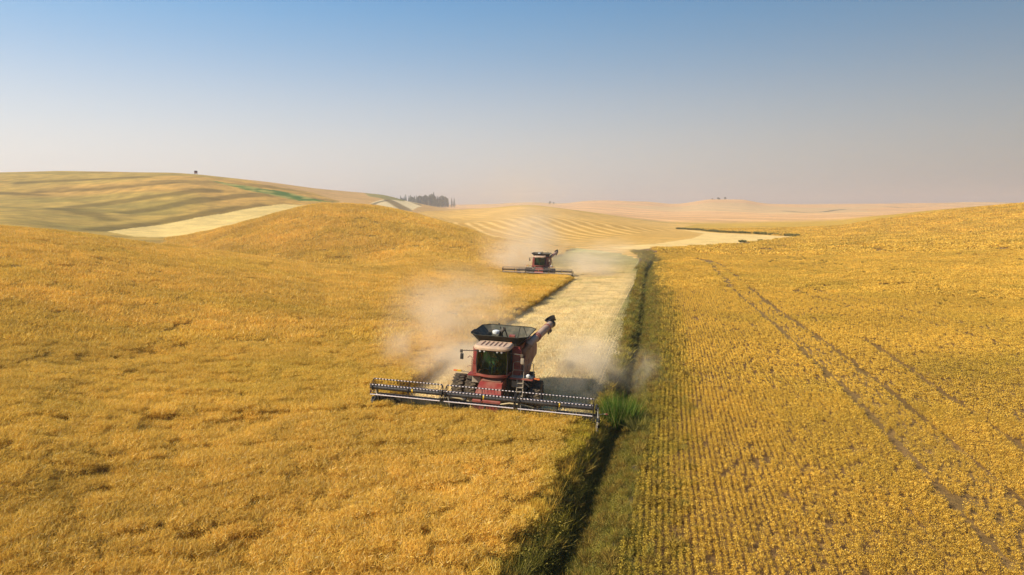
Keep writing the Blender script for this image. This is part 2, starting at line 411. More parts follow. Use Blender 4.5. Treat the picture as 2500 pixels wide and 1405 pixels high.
# under the canola: dark litter;  ditch: dark weedy ground colour, fading out either side
C = np.where(E(canola_m), col(.16, .10, .035), C)
dw = (1 - smooth(1.4, 4.2, ddist + (n3 - .5) * 1.2)) * (1 - smooth(190, 215, GY))
C = lerp(C, lerp(col(.055, .05, .02), col(.13, .10, .035), E(n3)), E(dw))
hedge = [at(*p) for p in [(1655, 560), (1760, 568), (1870, 573), (1950, 578)]]
draws = [([at(*p) for p in [(1915, 516), (1960, 519), (2010, 518), (2060, 512)]], 9), ([at(*p) for p in [(2160, 505), (2200, 508), (2255, 506)]], 7),
         ([at(*p) for p in [(910, 500), (925, 494), (948, 490)]], 2.0)]
for pl, wd in draws:
    d, _, _ = poly_dist(GX, GY, pl)
    C = lerp(C, col(.13, .11, .06), E((1 - smooth(wd * .4, wd, d)) * .8))
C = np.clip(C, 0.01, 0.9)

def mesh_from(name, co, faces, uniform=4):
    me = bpy.data.meshes.new(name)
    n, f = len(co), len(faces)
    me.vertices.add(n); me.vertices.foreach_set('co', np.asarray(co, np.float32).ravel())
    if f:
        fa = np.asarray(faces, np.int32); k = fa.shape[1]
        me.loops.add(f * k); me.loops.foreach_set('vertex_index', fa.ravel())
        me.polygons.add(f); me.polygons.foreach_set('loop_start', np.arange(0, f * k, k, dtype=np.int32))
        me.polygons.foreach_set('loop_total', np.full(f, k, np.int32))
    me.update(calc_edges=True)
    return me

def fattr(me, name, typ, arr, domain='POINT'):
    a = me.attributes.new(name, typ, domain)
    key = {'FLOAT': 'value', 'INT': 'value', 'BOOLEAN': 'value', 'FLOAT_VECTOR': 'vector', 'FLOAT_COLOR': 'color'}[typ]
    a.data.foreach_set(key, np.ascontiguousarray(arr).ravel())

# ------------------------------------------------------------------ materials
def new_mat(name):
    m = bpy.data.materials.new(name); m.use_nodes = True
    n = m.node_tree.nodes; l = m.node_tree.links
    return m, n, l, n['Principled BSDF']

def simple(name, c, rough=.6, metal=0.0, dirt=None, dscale=6.0, damt=.5, bump=0.0, spec=.5, coat=0):
    m, n, l, b = new_mat(name)
    b.inputs['Roughness'].default_value = rough; b.inputs['Metallic'].default_value = metal
    b.inputs['Specular IOR Level'].default_value = spec
    b.inputs['Coat Weight'].default_value = coat
    if dirt is None: dirt = tuple(v * .7 for v in c)
    tc = n.new('ShaderNodeTexCoord'); nz = n.new('ShaderNodeTexNoise'); nz.inputs['Scale'].default_value = dscale
    nz.inputs['Detail'].default_value = 6; l.new(tc.outputs['Object'], nz.inputs['Vector'])
    r = n.new('ShaderNodeMapRange'); r.inputs[1].default_value = .38; r.inputs[2].default_value = .68
    r.inputs[3].default_value = 0; r.inputs[4].default_value = damt; l.new(nz.outputs['Fac'], r.inputs[0])
    mx = n.new('ShaderNodeMix'); mx.data_type = 'RGBA'; mx.inputs[6].default_value = (*c, 1); mx.inputs[7].default_value = (*dirt, 1)
    l.new(r.outputs[0], mx.inputs[0]); l.new(mx.outputs[2], b.inputs['Base Color'])
    rr = n.new('ShaderNodeMapRange'); rr.inputs[3].default_value = rough; rr.inputs[4].default_value = min(1, rough + .3)
    l.new(nz.outputs['Fac'], rr.inputs[0]); l.new(rr.outputs[0], b.inputs['Roughness'])
    return m

def ground_mat():
    m, n, l, b = new_mat('field_ground')
    b.inputs['Roughness'].default_value = .95; b.inputs['Specular IOR Level'].default_value = .1
    at_ = n.new('ShaderNodeAttribute'); at_.attribute_name = 'cover'
    tc = n.new('ShaderNodeTexCoord')
    n1_ = n.new('ShaderNodeTexNoise'); n1_.inputs['Scale'].default_value = 2.2; n1_.inputs['Detail'].default_value = 9; n1_.inputs['Roughness'].default_value = .7
    n2_ = n.new('ShaderNodeTexNoise'); n2_.inputs['Scale'].default_value = .12; n2_.inputs['Detail'].default_value = 12; n2_.inputs['Roughness'].default_value = .72
    l.new(tc.outputs['Object'], n1_.inputs['Vector']); l.new(tc.outputs['Object'], n2_.inputs['Vector'])
    ad = n.new('ShaderNodeMath'); ad.operation = 'ADD'; l.new(n1_.outputs['Fac'], ad.inputs[0]); l.new(n2_.outputs['Fac'], ad.inputs[1])
    mr = n.new('ShaderNodeMapRange'); mr.inputs[1].default_value = .65; mr.inputs[2].default_value = 1.35; mr.inputs[3].default_value = .62; mr.inputs[4].default_value = 1.3
    l.new(ad.outputs[0], mr.inputs[0])
    vm = n.new('ShaderNodeVectorMath'); vm.operation = 'SCALE'
    l.new(at_.outputs['Color'], vm.inputs[0]); l.new(mr.outputs[0], vm.inputs['Scale']); l.new(vm.outputs[0], b.inputs['Base Color'])
    bp = n.new('ShaderNodeBump'); bp.inputs['Strength'].default_value = .8; bp.inputs['Distance'].default_value = .35
    l.new(n1_.outputs['Fac'], bp.inputs['Height']); l.new(bp.outputs[0], b.inputs['Normal'])
    return m
M_ground = ground_mat()

co = np.stack([GX, GY, GZ], -1).reshape(-1, 3)
I, J = np.meshgrid(np.arange(NA), np.arange(NRR - 1), indexing='ij')
In = (I + 1) % NA
quads = np.stack([I * NRR + J, I * NRR + J + 1, In * NRR + J + 1, In * NRR + J], -1).reshape(-1, 4)
cover4 = np.concatenate([C, np.ones(C.shape[:2] + (1,))], -1).reshape(-1, 4)
qr = GRR[J].reshape(-1)
def cov_sub(name, sel, kindname):
    q = quads[sel]; used = np.unique(q); mp = np.full(len(co), -1, np.int64); mp[used] = np.arange(len(used))
    me = mesh_from(name, co[used], mp[q])
    fattr(me, 'cover', 'FLOAT_COLOR', cover4[used].astype(np.float32))
    me.polygons.foreach_set('use_smooth', np.ones(len(me.polygons), bool))
    me.materials.append(M_ground)
    o = bpy.data.objects.new(name, me); COL.objects.link(o); tag(o, kind=kindname)
    return o
bigq = big_m.reshape(-1)[quads].all(1)
cov_sub('ground', (qr < 640) & ~bigq, 'structure')
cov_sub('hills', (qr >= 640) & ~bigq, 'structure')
cov_sub('hillside', bigq, 'structure')
# centre cap under the camera
bm = bmesh.new()
ring = [bm.verts.new(co[i * NRR]) for i in range(NA)]
cv = bm.verts.new((0, 0, gz(0, .5)))
for i in range(NA): bm.faces.new((cv, ring[i], ring[(i + 1) % NA]))
me = bpy.data.meshes.new('ground_below'); bm.to_mesh(me); bm.free()
fattr(me, 'cover', 'FLOAT_COLOR', np.tile(np.array([.16, .10, .035, 1], np.float32), (len(me.vertices), 1)))
me.materials.append(M_ground)
o = bpy.data.objects.new('ground', me); COL.objects.link(o); tag(o, kind='structure')

# ------------------------------------------------------------------ plant materials and tuft meshes
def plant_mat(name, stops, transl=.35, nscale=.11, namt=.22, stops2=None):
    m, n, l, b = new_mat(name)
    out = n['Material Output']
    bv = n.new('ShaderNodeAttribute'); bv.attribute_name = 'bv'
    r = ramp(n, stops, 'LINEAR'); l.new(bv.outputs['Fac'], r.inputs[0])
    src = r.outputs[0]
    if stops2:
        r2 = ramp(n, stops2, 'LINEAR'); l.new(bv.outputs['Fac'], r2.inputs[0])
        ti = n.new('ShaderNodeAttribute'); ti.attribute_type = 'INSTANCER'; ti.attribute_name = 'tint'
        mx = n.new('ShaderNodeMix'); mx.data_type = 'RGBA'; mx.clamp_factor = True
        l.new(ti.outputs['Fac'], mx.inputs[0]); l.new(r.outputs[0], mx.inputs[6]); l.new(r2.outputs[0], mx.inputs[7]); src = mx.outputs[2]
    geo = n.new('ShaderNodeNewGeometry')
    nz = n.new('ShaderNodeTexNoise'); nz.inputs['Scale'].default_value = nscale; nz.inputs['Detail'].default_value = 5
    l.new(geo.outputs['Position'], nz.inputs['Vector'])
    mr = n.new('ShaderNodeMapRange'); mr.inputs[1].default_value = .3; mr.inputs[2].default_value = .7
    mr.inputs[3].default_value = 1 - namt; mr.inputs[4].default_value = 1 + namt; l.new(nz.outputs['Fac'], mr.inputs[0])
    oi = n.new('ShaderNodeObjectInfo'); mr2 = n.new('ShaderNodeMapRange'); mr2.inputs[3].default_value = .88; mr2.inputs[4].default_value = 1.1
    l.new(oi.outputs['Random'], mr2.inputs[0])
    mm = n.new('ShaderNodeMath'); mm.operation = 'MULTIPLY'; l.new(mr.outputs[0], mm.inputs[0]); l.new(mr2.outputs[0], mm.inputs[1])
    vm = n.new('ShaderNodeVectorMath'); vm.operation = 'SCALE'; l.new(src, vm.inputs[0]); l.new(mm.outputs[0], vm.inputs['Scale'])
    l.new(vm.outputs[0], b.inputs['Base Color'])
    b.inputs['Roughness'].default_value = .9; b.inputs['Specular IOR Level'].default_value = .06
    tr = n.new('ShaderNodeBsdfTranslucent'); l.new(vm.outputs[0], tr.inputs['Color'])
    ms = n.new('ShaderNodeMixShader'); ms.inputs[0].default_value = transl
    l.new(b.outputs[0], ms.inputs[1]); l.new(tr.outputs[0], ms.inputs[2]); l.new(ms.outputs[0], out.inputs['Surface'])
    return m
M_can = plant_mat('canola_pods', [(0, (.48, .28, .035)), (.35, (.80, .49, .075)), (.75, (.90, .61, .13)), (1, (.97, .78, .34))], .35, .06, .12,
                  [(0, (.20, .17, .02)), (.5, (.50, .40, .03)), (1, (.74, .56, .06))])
M_canb = plant_mat('canola_stems', [(0, (.20, .115, .02)), (1, (.30, .18, .035))], 0, .9, .35)
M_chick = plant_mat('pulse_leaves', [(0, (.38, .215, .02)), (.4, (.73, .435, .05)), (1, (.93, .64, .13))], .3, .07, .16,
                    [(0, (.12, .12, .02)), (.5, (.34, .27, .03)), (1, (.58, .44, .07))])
M_grass = plant_mat('bank_grass', [(0, (.06, .08, .015)), (.5, (.18, .175, .035)), (1, (.38, .32, .09))], .35, .5, .25,
                    [(0, (.14, .11, .015)), (.5, (.42, .33, .03)), (1, (.66, .50, .12))])
M_green = plant_mat('lush_blades', [(0, (.04, .07, .012)), (.5, (.10, .21, .02)), (.85, (.22, .30, .05)), (1, (.55, .45, .14))], .4, .8, .15)
M_stub = plant_mat('stubble_straw', [(0, (.52, .37, .14)), (.5, (.90, .69, .33)), (1, (.98, .84, .50))], .2, .3, .15,
                   [(0, (.20, .20, .05)), (.5, (.42, .40, .12)), (1, (.66, .58, .26))])
M_weed = plant_mat('dry_weed', [(0, (.14, .09, .02)), (.6, (.32, .21, .04)), (1, (.52, .38, .08))], .3, .5, .2)

def blades_mesh(name, base, direc, length, width, bv, mat, shape='tri', seed=0):
    """many small blades: base (n,3), unit direction (n,3)"""
    g = np.random.default_rng(seed)
    n = len(base)
    rnd = g.normal(size=(n, 3))
    side = np.cross(direc, rnd); side /= np.linalg.norm(side, axis=1, keepdims=True) + 1e-9
    L = length[:, None]; W = width[:, None] * .5
    tip = base + direc * L + np.array([0, 0, -1.0]) * L * 0.06
    if shape == 'tri':
        v = np.stack([base - side * W, base + side * W, tip], 1); k = 3
    else:
        mid = base + direc * L * .5
        v = np.stack([base, mid - side * W, tip, mid + side * W], 1); k = 4
    me = mesh_from(name, v.reshape(-1, 3), np.arange(n * k).reshape(n, k))
    fattr(me, 'bv', 'FLOAT', np.repeat(bv, k).astype(np.float32))
    me.materials.append(mat)
    return me

def source_coll(name, meshes):
    c = bpy.data.collections.new(name)
    for i, me in enumerate(meshes):
        o = bpy.data.objects.new('%s_%02d' % (name, i), me); c.objects.link(o)
    return c

def scatter_group(name, coll):
    ng = bpy.data.node_groups.new(name, 'GeometryNodeTree')
    ng.interface.new_socket('Geometry', in_out='INPUT', socket_type='NodeSocketGeometry')
    ng.interface.new_socket('Geometry', in_out='OUTPUT', socket_type='NodeSocketGeometry')
    N, L = ng.nodes, ng.links
    gi = N.new('NodeGroupInput'); go = N.new('NodeGroupOutput')
    def na(nm, ty):
        a = N.new('GeometryNodeInputNamedAttribute'); a.data_type = ty; a.inputs['Name'].default_value = nm
        return [s for s in a.outputs if s.enabled and s.name == 'Attribute'][0]
    sep = N.new('GeometryNodeSeparateGeometry'); sep.domain = 'POINT'
    L.new(gi.outputs[0], sep.inputs['Geometry']); L.new(na('pt', 'BOOLEAN'), sep.inputs['Selection'])
    ci = N.new('GeometryNodeCollectionInfo'); ci.inputs['Collection'].default_value = coll
    ci.inputs['Separate Children'].default_value = True; ci.inputs['Reset Children'].default_value = True
    iop = N.new('GeometryNodeInstanceOnPoints')
    L.new(sep.outputs['Selection'], iop.inputs['Points']); L.new(ci.outputs[0], iop.inputs['Instance'])
    iop.inputs['Pick Instance'].default_value = True
    L.new(na('vi', 'INT'), iop.inputs['Instance Index']); L.new(na('rot', 'FLOAT_VECTOR'), iop.inputs['Rotation'])
    L.new(na('scl', 'FLOAT_VECTOR'), iop.inputs['Scale'])
    j = N.new('GeometryNodeJoinGeometry')
    L.new(iop.outputs[0], j.inputs[0]); L.new(sep.outputs['Inverted'], j.inputs[0])
    L.new(j.outputs[0], go.inputs[0])
    return ng

def scatter_object(name, coll, pts, rot, scl, vi, tint, label, base_co=None, base_f=None, mat=None, bv=None):
    n = len(pts)
    if base_co is not None:
        allco = np.concatenate([base_co, pts]); nb = len(base_co)
        me = mesh_from(name, allco, base_f)
    else:
        allco = pts; nb = 0; me = mesh_from(name, allco, np.zeros((0, 4), int))
    pad = lambda a, d: np.concatenate([np.zeros((nb,) + a.shape[1:], a.dtype) + d, a])
    fattr(me, 'pt', 'BOOLEAN', np.concatenate([np.zeros(nb, bool), np.ones(n, bool)]))
    fattr(me, 'vi', 'INT', pad(vi.astype(np.int32), 0))
    fattr(me, 'rot', 'FLOAT_VECTOR', pad(rot.astype(np.float32), 0))
    fattr(me, 'scl', 'FLOAT_VECTOR', pad(scl.astype(np.float32), 1))
    fattr(me, 'tint', 'FLOAT', pad(tint.astype(np.float32), 0))
    if nb:
        fattr(me, 'bv', 'FLOAT', np.concatenate([bv, np.zeros(n)]).astype(np.float32))
        me.polygons.foreach_set('use_smooth', np.ones(len(me.polygons), bool))
    if mat: me.materials.append(mat)
    o = bpy.data.objects.new(name, me); COL.objects.link(o)
    md = o.modifiers.new('scatter', 'NODES'); md.node_group = scatter_group(name, coll)
    tag(o, label, None, None, 'stuff')
    return o

def terrain_rot(x, y, spin, amt=1.0, e=1.0):
    gx = (base_z(x + e, y) - base_z(x - e, y)) / (2 * e) * amt
    gy = (base_z(x, y + e) - base_z(x, y - e)) / (2 * e) * amt
    # euler XYZ: spin about the slope normal, approximated for gentle slopes
    c, s = np.cos(spin), np.sin(spin)
    rx = np.arctan(gy * c - gx * s) ; ry = -np.arctan(gx * c + gy * s)
    return np.stack([rx, ry, spin], -1)

def jitter_points(spacing, r0, r1, u0, u1, seed, jit=.5):
    """jittered square grid in world coordinates inside the viewing wedge"""
    g = np.random.default_rng(seed)
    xs = np.arange(u0 * r1 - 2, u1 * r1 + 2, spacing); ys = np.arange(r0 * .7, r1, spacing)
    X, Y = np.meshgrid(xs, ys)
    X = (X + g.uniform(-jit, jit, X.shape) * spacing).ravel(); Y = (Y + g.uniform(-jit, jit, Y.shape) * spacing).ravel()
    r = np.hypot(X, Y)
    k = (r >= r0) & (r < r1) & (X > u0 * Y - 3) & (X < u1 * Y + 3) & (Y > 3)
    return X[k], Y[k]

# ---- canola
def edge_fall(X, Y):
    dd, _, _ = poly_dist(X, Y, DITCH)
    return (1 - smooth(1.0, 2.6, dd + (fbm(X / 2, Y / 2, 5, 2) - .5) * 2)) * (1 - smooth(44, 60, Y))
def canopy_h(X, Y):
    """height of the canola above ground: lodged, wavy, with creases"""
    S, T = st(X, Y)
    wx = X + 3 * fbm(X / 6, Y / 6, 101, 2); wy = Y + 3 * fbm(X / 6, Y / 6, 103, 2)
    a = fbm(wx / 3.4, wy / 1.7, 105, 4)
    rid = 1 - np.abs(2 * fbm(wx / 8.0 + wy / 20, wy / 3.2, 107, 3) - 1) ** .6
    h = 0.98 + .36 * (a - .5) + .15 * (fbm(X / .9, Y / .7, 109, 2) - .5) * 2 + .22 * (fbm(X / 22, Y / 16, 111, 2) - .5)
    h = h - .30 * smooth(.80, .97, rid) * smooth(.40, .62, fbm(X / 14, Y / 10, 113, 2))
    for pl in LODGED:
        d, _, _ = poly_dist(X, Y, pl)
        h = h - .30 * (1 - smooth(.0, 3.0, d + 3.2 * (fbm(X / 3.5, Y / 2.2, 115, 4) - .38)))
    return np.clip(h, .35, 1.5)

def tuft_canola(seed, n, rad, zlo, L0, L1, W0, W1, shape='tri'):
    g = np.random.default_rng(seed)
    r = rad * np.sqrt(g.random(n)) * (0.7 + .3 * g.random(n)); a = g.random(n) * 2 * math.pi
    z = -zlo * g.random(n) ** 1.6
    base = np.stack([r * np.cos(a), r * np.sin(a), z - .05], -1)
    d = g.normal(size=(n, 3)) * np.array([.55, .55, .38]) + np.array([.22, .05, .62])
    d /= np.linalg.norm(d, axis=1, keepdims=True)
    L = g.uniform(L0, L1, n); W = g.uniform(W0, W1, n)
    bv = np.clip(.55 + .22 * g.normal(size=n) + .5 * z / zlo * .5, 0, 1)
    return blades_mesh('canola_tuft', base, d, L, W, bv, M_can, shape, seed)
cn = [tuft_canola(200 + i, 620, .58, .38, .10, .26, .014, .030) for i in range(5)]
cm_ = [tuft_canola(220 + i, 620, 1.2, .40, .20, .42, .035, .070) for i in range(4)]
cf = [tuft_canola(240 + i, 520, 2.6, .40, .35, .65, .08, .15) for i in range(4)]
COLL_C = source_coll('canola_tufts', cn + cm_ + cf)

P_, R_, S_, V_, T_ = [], [], [], [], []
for (r0, r1, sp, vlo, vhi, seed) in ((14, 62, .60, 0, 5, 1), (62, 150, 1.25, 5, 9, 2), (150, 340, 2.6, 9, 13, 3)):
    X, Y = jitter_points(sp, r0, r1, -1.04, .32, seed)
    m = in_poly(X, Y, CANOLA)
    # ragged outer edge: tufts keep a little inside
    X, Y = X[m], Y[m]
    g = np.random.default_rng(seed + 50)
    hh = canopy_h(X, Y)
    dd, _, _ = poly_dist(X, Y, DITCH)
    edge = edge_fall(X, Y)
    hh = hh - .30 * edge
    Z = ground_z(X, Y) + hh + g.uniform(-.05, .07, len(X))
    sc_ = g.uniform(.85, 1.2, len(X))
    P_.append(np.stack([X, Y, Z], -1)); R_.append(terrain_rot(X, Y, g.uniform(-.9, .9, len(X)) + .5))
    S_.append(np.stack([sc_, sc_, sc_ * g.uniform(.8, 1.25, len(X))], -1)); V_.append(g.integers(vlo, vhi, len(X)))
    tint = .9 * edge * (Y < 60) + .22 * smooth(.5, .8, fbm(X / 14, Y / 9, 117, 3)) + .18 * smooth(-10, -32, X - .1 * Y) * (Y < 60)
    T_.append(np.clip(tint, 0, 1))
P_, R_, S_, V_, T_ = map(np.concatenate, (P_, R_, S_, V_, T_))
# closed canopy below the tips
cq = canola_m.reshape(-1)[quads].all(1) & (qr < 345) & (np.abs(GA[I].reshape(-1)) < R(46.5)) & (qr > 5)
q = quads[cq]; used = np.unique(q); mp = np.full(len(co), -1, np.int64); mp[used] = np.arange(len(used))
bc_ = co[used].copy()
drop = np.where(np.hypot(bc_[:, 0], bc_[:, 1]) < 62, .34, .20)
bc_[:, 2] += canopy_h(bc_[:, 0], bc_[:, 1]) - drop - .5 * edge_fall(bc_[:, 0], bc_[:, 1])
fq = mp[q]
# skirt down the open edges
ed = np.concatenate([fq[:, [0, 1]], fq[:, [1, 2]], fq[:, [2, 3]], fq[:, [3, 0]]])
key = np.sort(ed, 1); _, idx, cnt = np.unique(key[:, 0] * 10000000 + key[:, 1], return_index=True, return_counts=True)
be = ed[idx[cnt == 1]]
bvs = np.unique(be); mp2 = np.full(len(bc_), -1, np.int64); mp2[bvs] = np.arange(len(bvs)) + len(bc_)
low = bc_[bvs].copy(); low[:, 2] = co[used][bvs][:, 2] - .05
fq = np.concatenate([fq, np.stack([be[:, 1], be[:, 0], mp2[be[:, 0]], mp2[be[:, 1]]], 1)])
bc_ = np.concatenate([bc_, low])
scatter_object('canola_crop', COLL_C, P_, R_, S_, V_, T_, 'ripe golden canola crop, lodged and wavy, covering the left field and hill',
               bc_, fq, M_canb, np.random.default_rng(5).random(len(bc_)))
# ---- standing stems showing on the cut faces
def stems_mesh(seed, n=90):
    g = np.random.default_rng(seed)
    base = np.stack([g.uniform(-.3, .3, n), g.uniform(-.3, .3, n), g.uniform(0, .4, n)], -1)
    d = g.normal(size=(n, 3)) * np.array([.3, .3, .1]) + np.array([0, 0, .9]); d /= np.linalg.norm(d, axis=1, keepdims=True)
    return blades_mesh('stems', base, d, g.uniform(.3, .7, n), g.uniform(.02, .045, n), g.random(n) * .6, M_can, 'tri', seed)
COLL_S = source_coll('canola_stems_src', [stems_mesh(s) for s in (1, 2, 3)])
g = np.random.default_rng(77)
pe = []
edges = [(xy(CUT1 - .2, t1 - HW), xy(CUT1 + 40, t2 + HW)), (xy(CUT1 + 40, t2 + HW), xy(CUT2, t2 + HW)), (xy(CUT1 - .1, t1 - HW), xy(CUT1 - .1, t1 + HW)), (xy(CUT2, t2 - HW), xy(CUT2, t2 + HW))]
edges += list(zip(canola_right[6:-1], canola_right[7:]))
edges += [(canola_right[5], canola_right[6])]
for a, b in edges:
    L = math.hypot(b[0] - a[0], b[1] - a[1]); n = int(L / .16)
    t = g.random(n)
    pe.append(np.stack([a[0] + (b[0] - a[0]) * t + g.normal(size=n) * .16, a[1] + (b[1] - a[1]) * t + g.normal(size=n) * .16], -1))
pe = np.concatenate(pe); pz = ground_z(pe[:, 0], pe[:, 1])
n = len(pe); sc_ = g.uniform(.6, 1.05, n)
scatter_object('canola_stems', COLL_S, np.column_stack([pe, pz]), np.stack([g.normal(size=n) * .12, g.normal(size=n) * .12, g.uniform(0, 6.28, n)], -1),
               np.stack([sc_] * 3, -1), g.integers(0, 3, n), g.random(n) * .35, 'brown standing canola stems along the cut faces of the crop')

# ---- right-hand pulse crop in rows
def pulse_segment(seed, length, rows, plants, leaf, nleaf, sparse=0.0, hgt=.42):
    g = np.random.default_rng(seed); B = []
    for r in range(rows):
        for p in range(plants):
            if g.random() < sparse: continue
            cy_ = -length / 2 + (p + .5) * length / plants + g.normal() * .02
            cx = (r - (rows - 1) / 2) * .27 + g.normal() * .022
            hh = hgt * g.uniform(.6, 1.2); rr = .108 * g.uniform(.8, 1.3)
            q_ = g.normal(size=(nleaf, 3)); q_ /= np.linalg.norm(q_, axis=1, keepdims=True)
            q_ *= (g.random((nleaf, 1)) ** .4)
            B.append(np.stack([cx + q_[:, 0] * rr, cy_ + q_[:, 1] * rr * 1.1, hh * (.58 + .42 * q_[:, 2])], -1))
    B = np.concatenate(B) if B else np.zeros((1, 3)); n = len(B)
    d = g.normal(size=(n, 3)) + np.array([0, 0, .35]); d /= np.linalg.norm(d, axis=1, keepdims=True)
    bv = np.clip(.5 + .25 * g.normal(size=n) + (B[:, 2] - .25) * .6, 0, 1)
    return blades_mesh('pulse_row', B, d, g.uniform(.7, 1.3, n) * leaf, g.uniform(.6, 1.0, n) * leaf, bv, M_chick, 'quad', seed)
pn = [pulse_segment(300 + i, .5, 1, 4, .042, 44) for i in range(5)]
pm = [pulse_segment(320 + i, 1.0, 1, 7, .080, 11) for i in range(4)]
def pulse_far(seed, size, n, leaf):
    g = np.random.default_rng(seed)
    B = np.stack([g.uniform(-size / 2, size / 2, n), g.uniform(-size / 2, size / 2, n), g.uniform(.12, .42, n)], -1)
    d = g.normal(size=(n, 3)) + np.array([0, 0, .4]); d /= np.linalg.norm(d, axis=1, keepdims=True)
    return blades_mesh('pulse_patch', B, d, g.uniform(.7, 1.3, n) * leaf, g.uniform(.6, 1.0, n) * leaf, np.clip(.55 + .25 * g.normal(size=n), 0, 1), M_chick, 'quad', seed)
pf = [pulse_far(340 + i, 1.25, 150, .15) for i in range(3)] + [pulse_far(350 + i, 5.2, 560, .40) for i in range(3)]
COLL_P = source_coll('pulse_rows', pn + pm + pf)

rt = dl(DITCH, 2.2)
FARLIM = [at(*p) for p in [(1560, 634), (1592, 640), (1560, 612), (1600, 607), (1700, 603), (1810, 596), (1900, 588), (1955, 579)]]
RIGHTF = [(rt[0][0], rt[0][1])] + rt[1:12] + FARLIM[3:] + [at(1870, 572), at(1760, 567), at(1665, 558), at(1700, 549), (330, 620), (900, 620), (900, -20)]
P_, R_, S_, V_, T_ = [], [], [], [], []
def add_rows(r0, r1, seg, rowsp, vlo, vhi, seed):
    g = np.random.default_rng(seed)
    S, T = np.meshgrid(np.arange(8, r1 + 10, seg), np.arange(-9, 130, rowsp), indexing='ij')
    T = T + .10 * np.sin(S / 9.0) + g.normal(size=T.shape) * .014
    S = S + g.uniform(-.3, .3, S.shape) * seg
    S, T = S.ravel(), T.ravel(); X = S * sA + T * cA; Y = S * cA - T * sA; r = np.hypot(X, Y)
    k = (r >= r0) & (r < r1) & (X < 1.2 * Y + 6) & in_poly(X, Y, RIGHTF)
    X, Y = X[k], Y[k]
    return X, Y, g
def finish(X, Y, g, vlo, vhi, spin, dropk=1.0, zs=1.0):
    dens = fbm(X / 2.2, Y / 2.2, 131, 3); gap = fbm(X / .8, Y / 1.0, 133, 2)
    keep = (g.random(len(X)) > (.015 + .38 * smooth(.66, .78, gap) + .22 * smooth(.66, .76, dens)) * dropk)
    wt = np.zeros(len(X))
    for tr in TRACKS:
        d, _, _ = poly_dist(X, Y, tr); keep &= ~((d < .15 + .0013 * np.hypot(X, Y) + .35 * (np.hypot(X, Y) > 118)) & (g.random(len(X)) < .9))
    dc_, _, _ = poly_dist(X, Y, CREASE_SHADE); keep &= ~((dc_ < 1.4) & (g.random(len(X)) < .8))  # plants thinned so the painted shade line shows
    d1_, _, _ = poly_dist(X, Y, TRACKS[0]); d2_, _, _ = poly_dist(X, Y, TRACKS[1])
    between = (d1_ < 3.0) & (d2_ < 3.0) & (d1_ + d2_ < 4.2)
    keep &= ~(between & (g.random(len(X)) < .12 * dropk))
    dd, sg_, _ = poly_dist(X, Y, DITCH)
    keep &= ~((dd < 3.0) & (g.random(len(X)) > smooth(.9, 3.0, dd)))
    X, Y, dd, between = X[keep], Y[keep], dd[keep], between[keep]
    n = len(X); Z = ground_z(X, Y)
    sc_ = g.uniform(.8, 1.2, n) * (1 - .10 * between)
    P_.append(np.stack([X, Y, Z], -1)); R_.append(terrain_rot(X, Y, spin(n)))
    S_.append(np.stack([sc_, sc_ * 1.05, sc_ * g.uniform(.75, 1.2, n) * zs], -1)); V_.append(g.integers(vlo, vhi, n))
    tint = .70 * (1 - smooth(1.5, 6.0, dd + 3 * (fbm(X / 3, Y / 3, 137, 2) - .5))) * (1 - smooth(60, 110, Y)) + .22 * smooth(.52, .75, fbm(X / 9, Y / 9, 139, 3)) + .22 * smooth(18, 34, X - .2 * Y) * (Y < 60)
    T_.append(np.clip(tint, 0, 1))
X, Y, g = add_rows(14, 52, .5, .27, 0, 5, 401); finish(X, Y, g, 0, 5, lambda n: -AH + g.normal(size=n) * .05)
X, Y, g = add_rows(52, 118, 1.0, .27, 5, 9, 402); finish(X, Y, g, 5, 9, lambda n: -AH + g.normal(size=n) * .03)
X, Y = jitter_points(1.05, 118, 215, .05, 1.25, 403, .35); k = in_poly(X, Y, RIGHTF); X, Y = X[k], Y[k]; g = np.random.default_rng(403)
finish(X, Y, g, 9, 12, lambda n: g.uniform(0, 6.28, n), .35)
X, Y = jitter_points(4.6, 215, 470, .05, 1.25, 404, .35); k = in_poly(X, Y, RIGHTF); X, Y = X[k], Y[k]; g = np.random.default_rng(404)
finish(X, Y, g, 12, 15, lambda n: g.uniform(0, 6.28, n), .25)
P_, R_, S_, V_, T_ = map(np.concatenate, (P_, R_, S_, V_, T_))
print('pulse instances', len(P_))
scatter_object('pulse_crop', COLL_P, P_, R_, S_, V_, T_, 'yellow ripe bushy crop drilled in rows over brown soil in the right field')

# ---- weeds standing out of the right field
def weed_mesh(seed, n, rad, hgt, L, W, mat):
    g = np.random.default_rng(seed)
    a = g.random(n) * 6.283; r = rad * np.sqrt(g.random(n)) * .6
    base = np.stack([r * np.cos(a), r * np.sin(a), hgt * .6 * g.random(n)], -1)
    d = np.stack([np.cos(a) * .6, np.sin(a) * .6, np.full(n, .8)], -1) + g.normal(size=(n, 3)) * .3
    d /= np.linalg.norm(d, axis=1, keepdims=True)
    return blades_mesh('weed', base, d, g.uniform(.5, 1.2, n) * L, g.uniform(.6, 1.2, n) * W, g.random(n), mat, 'tri', seed)
COLL_W = source_coll('weeds_src', [weed_mesh(500 + i, 110, .35, .7, .45, .07, M_weed) for i in range(3)])
g = np.random.default_rng(91); L_ = []
for i in range(260):
    k = g.random() * (len(WEEDS) - 1); a, b = WEEDS[int(k)], WEEDS[int(k) + 1]; f = k - int(k)
    r = a[1]; L_.append((a[0] + (b[0] - a[0]) * f + g.normal() * r * .035, a[1] + (b[1] - a[1]) * f + g.normal() * r * .07))
for i in range(70):
    x = g.uniform(10, 110); y = g.uniform(60, 180)
    if x > .3 * y: L_.append((x, y))
L_ = np.array(L_); n = len(L_); sc_ = g.uniform(.35, 1.0, n) * (L_[:, 1] / 110) ** .3
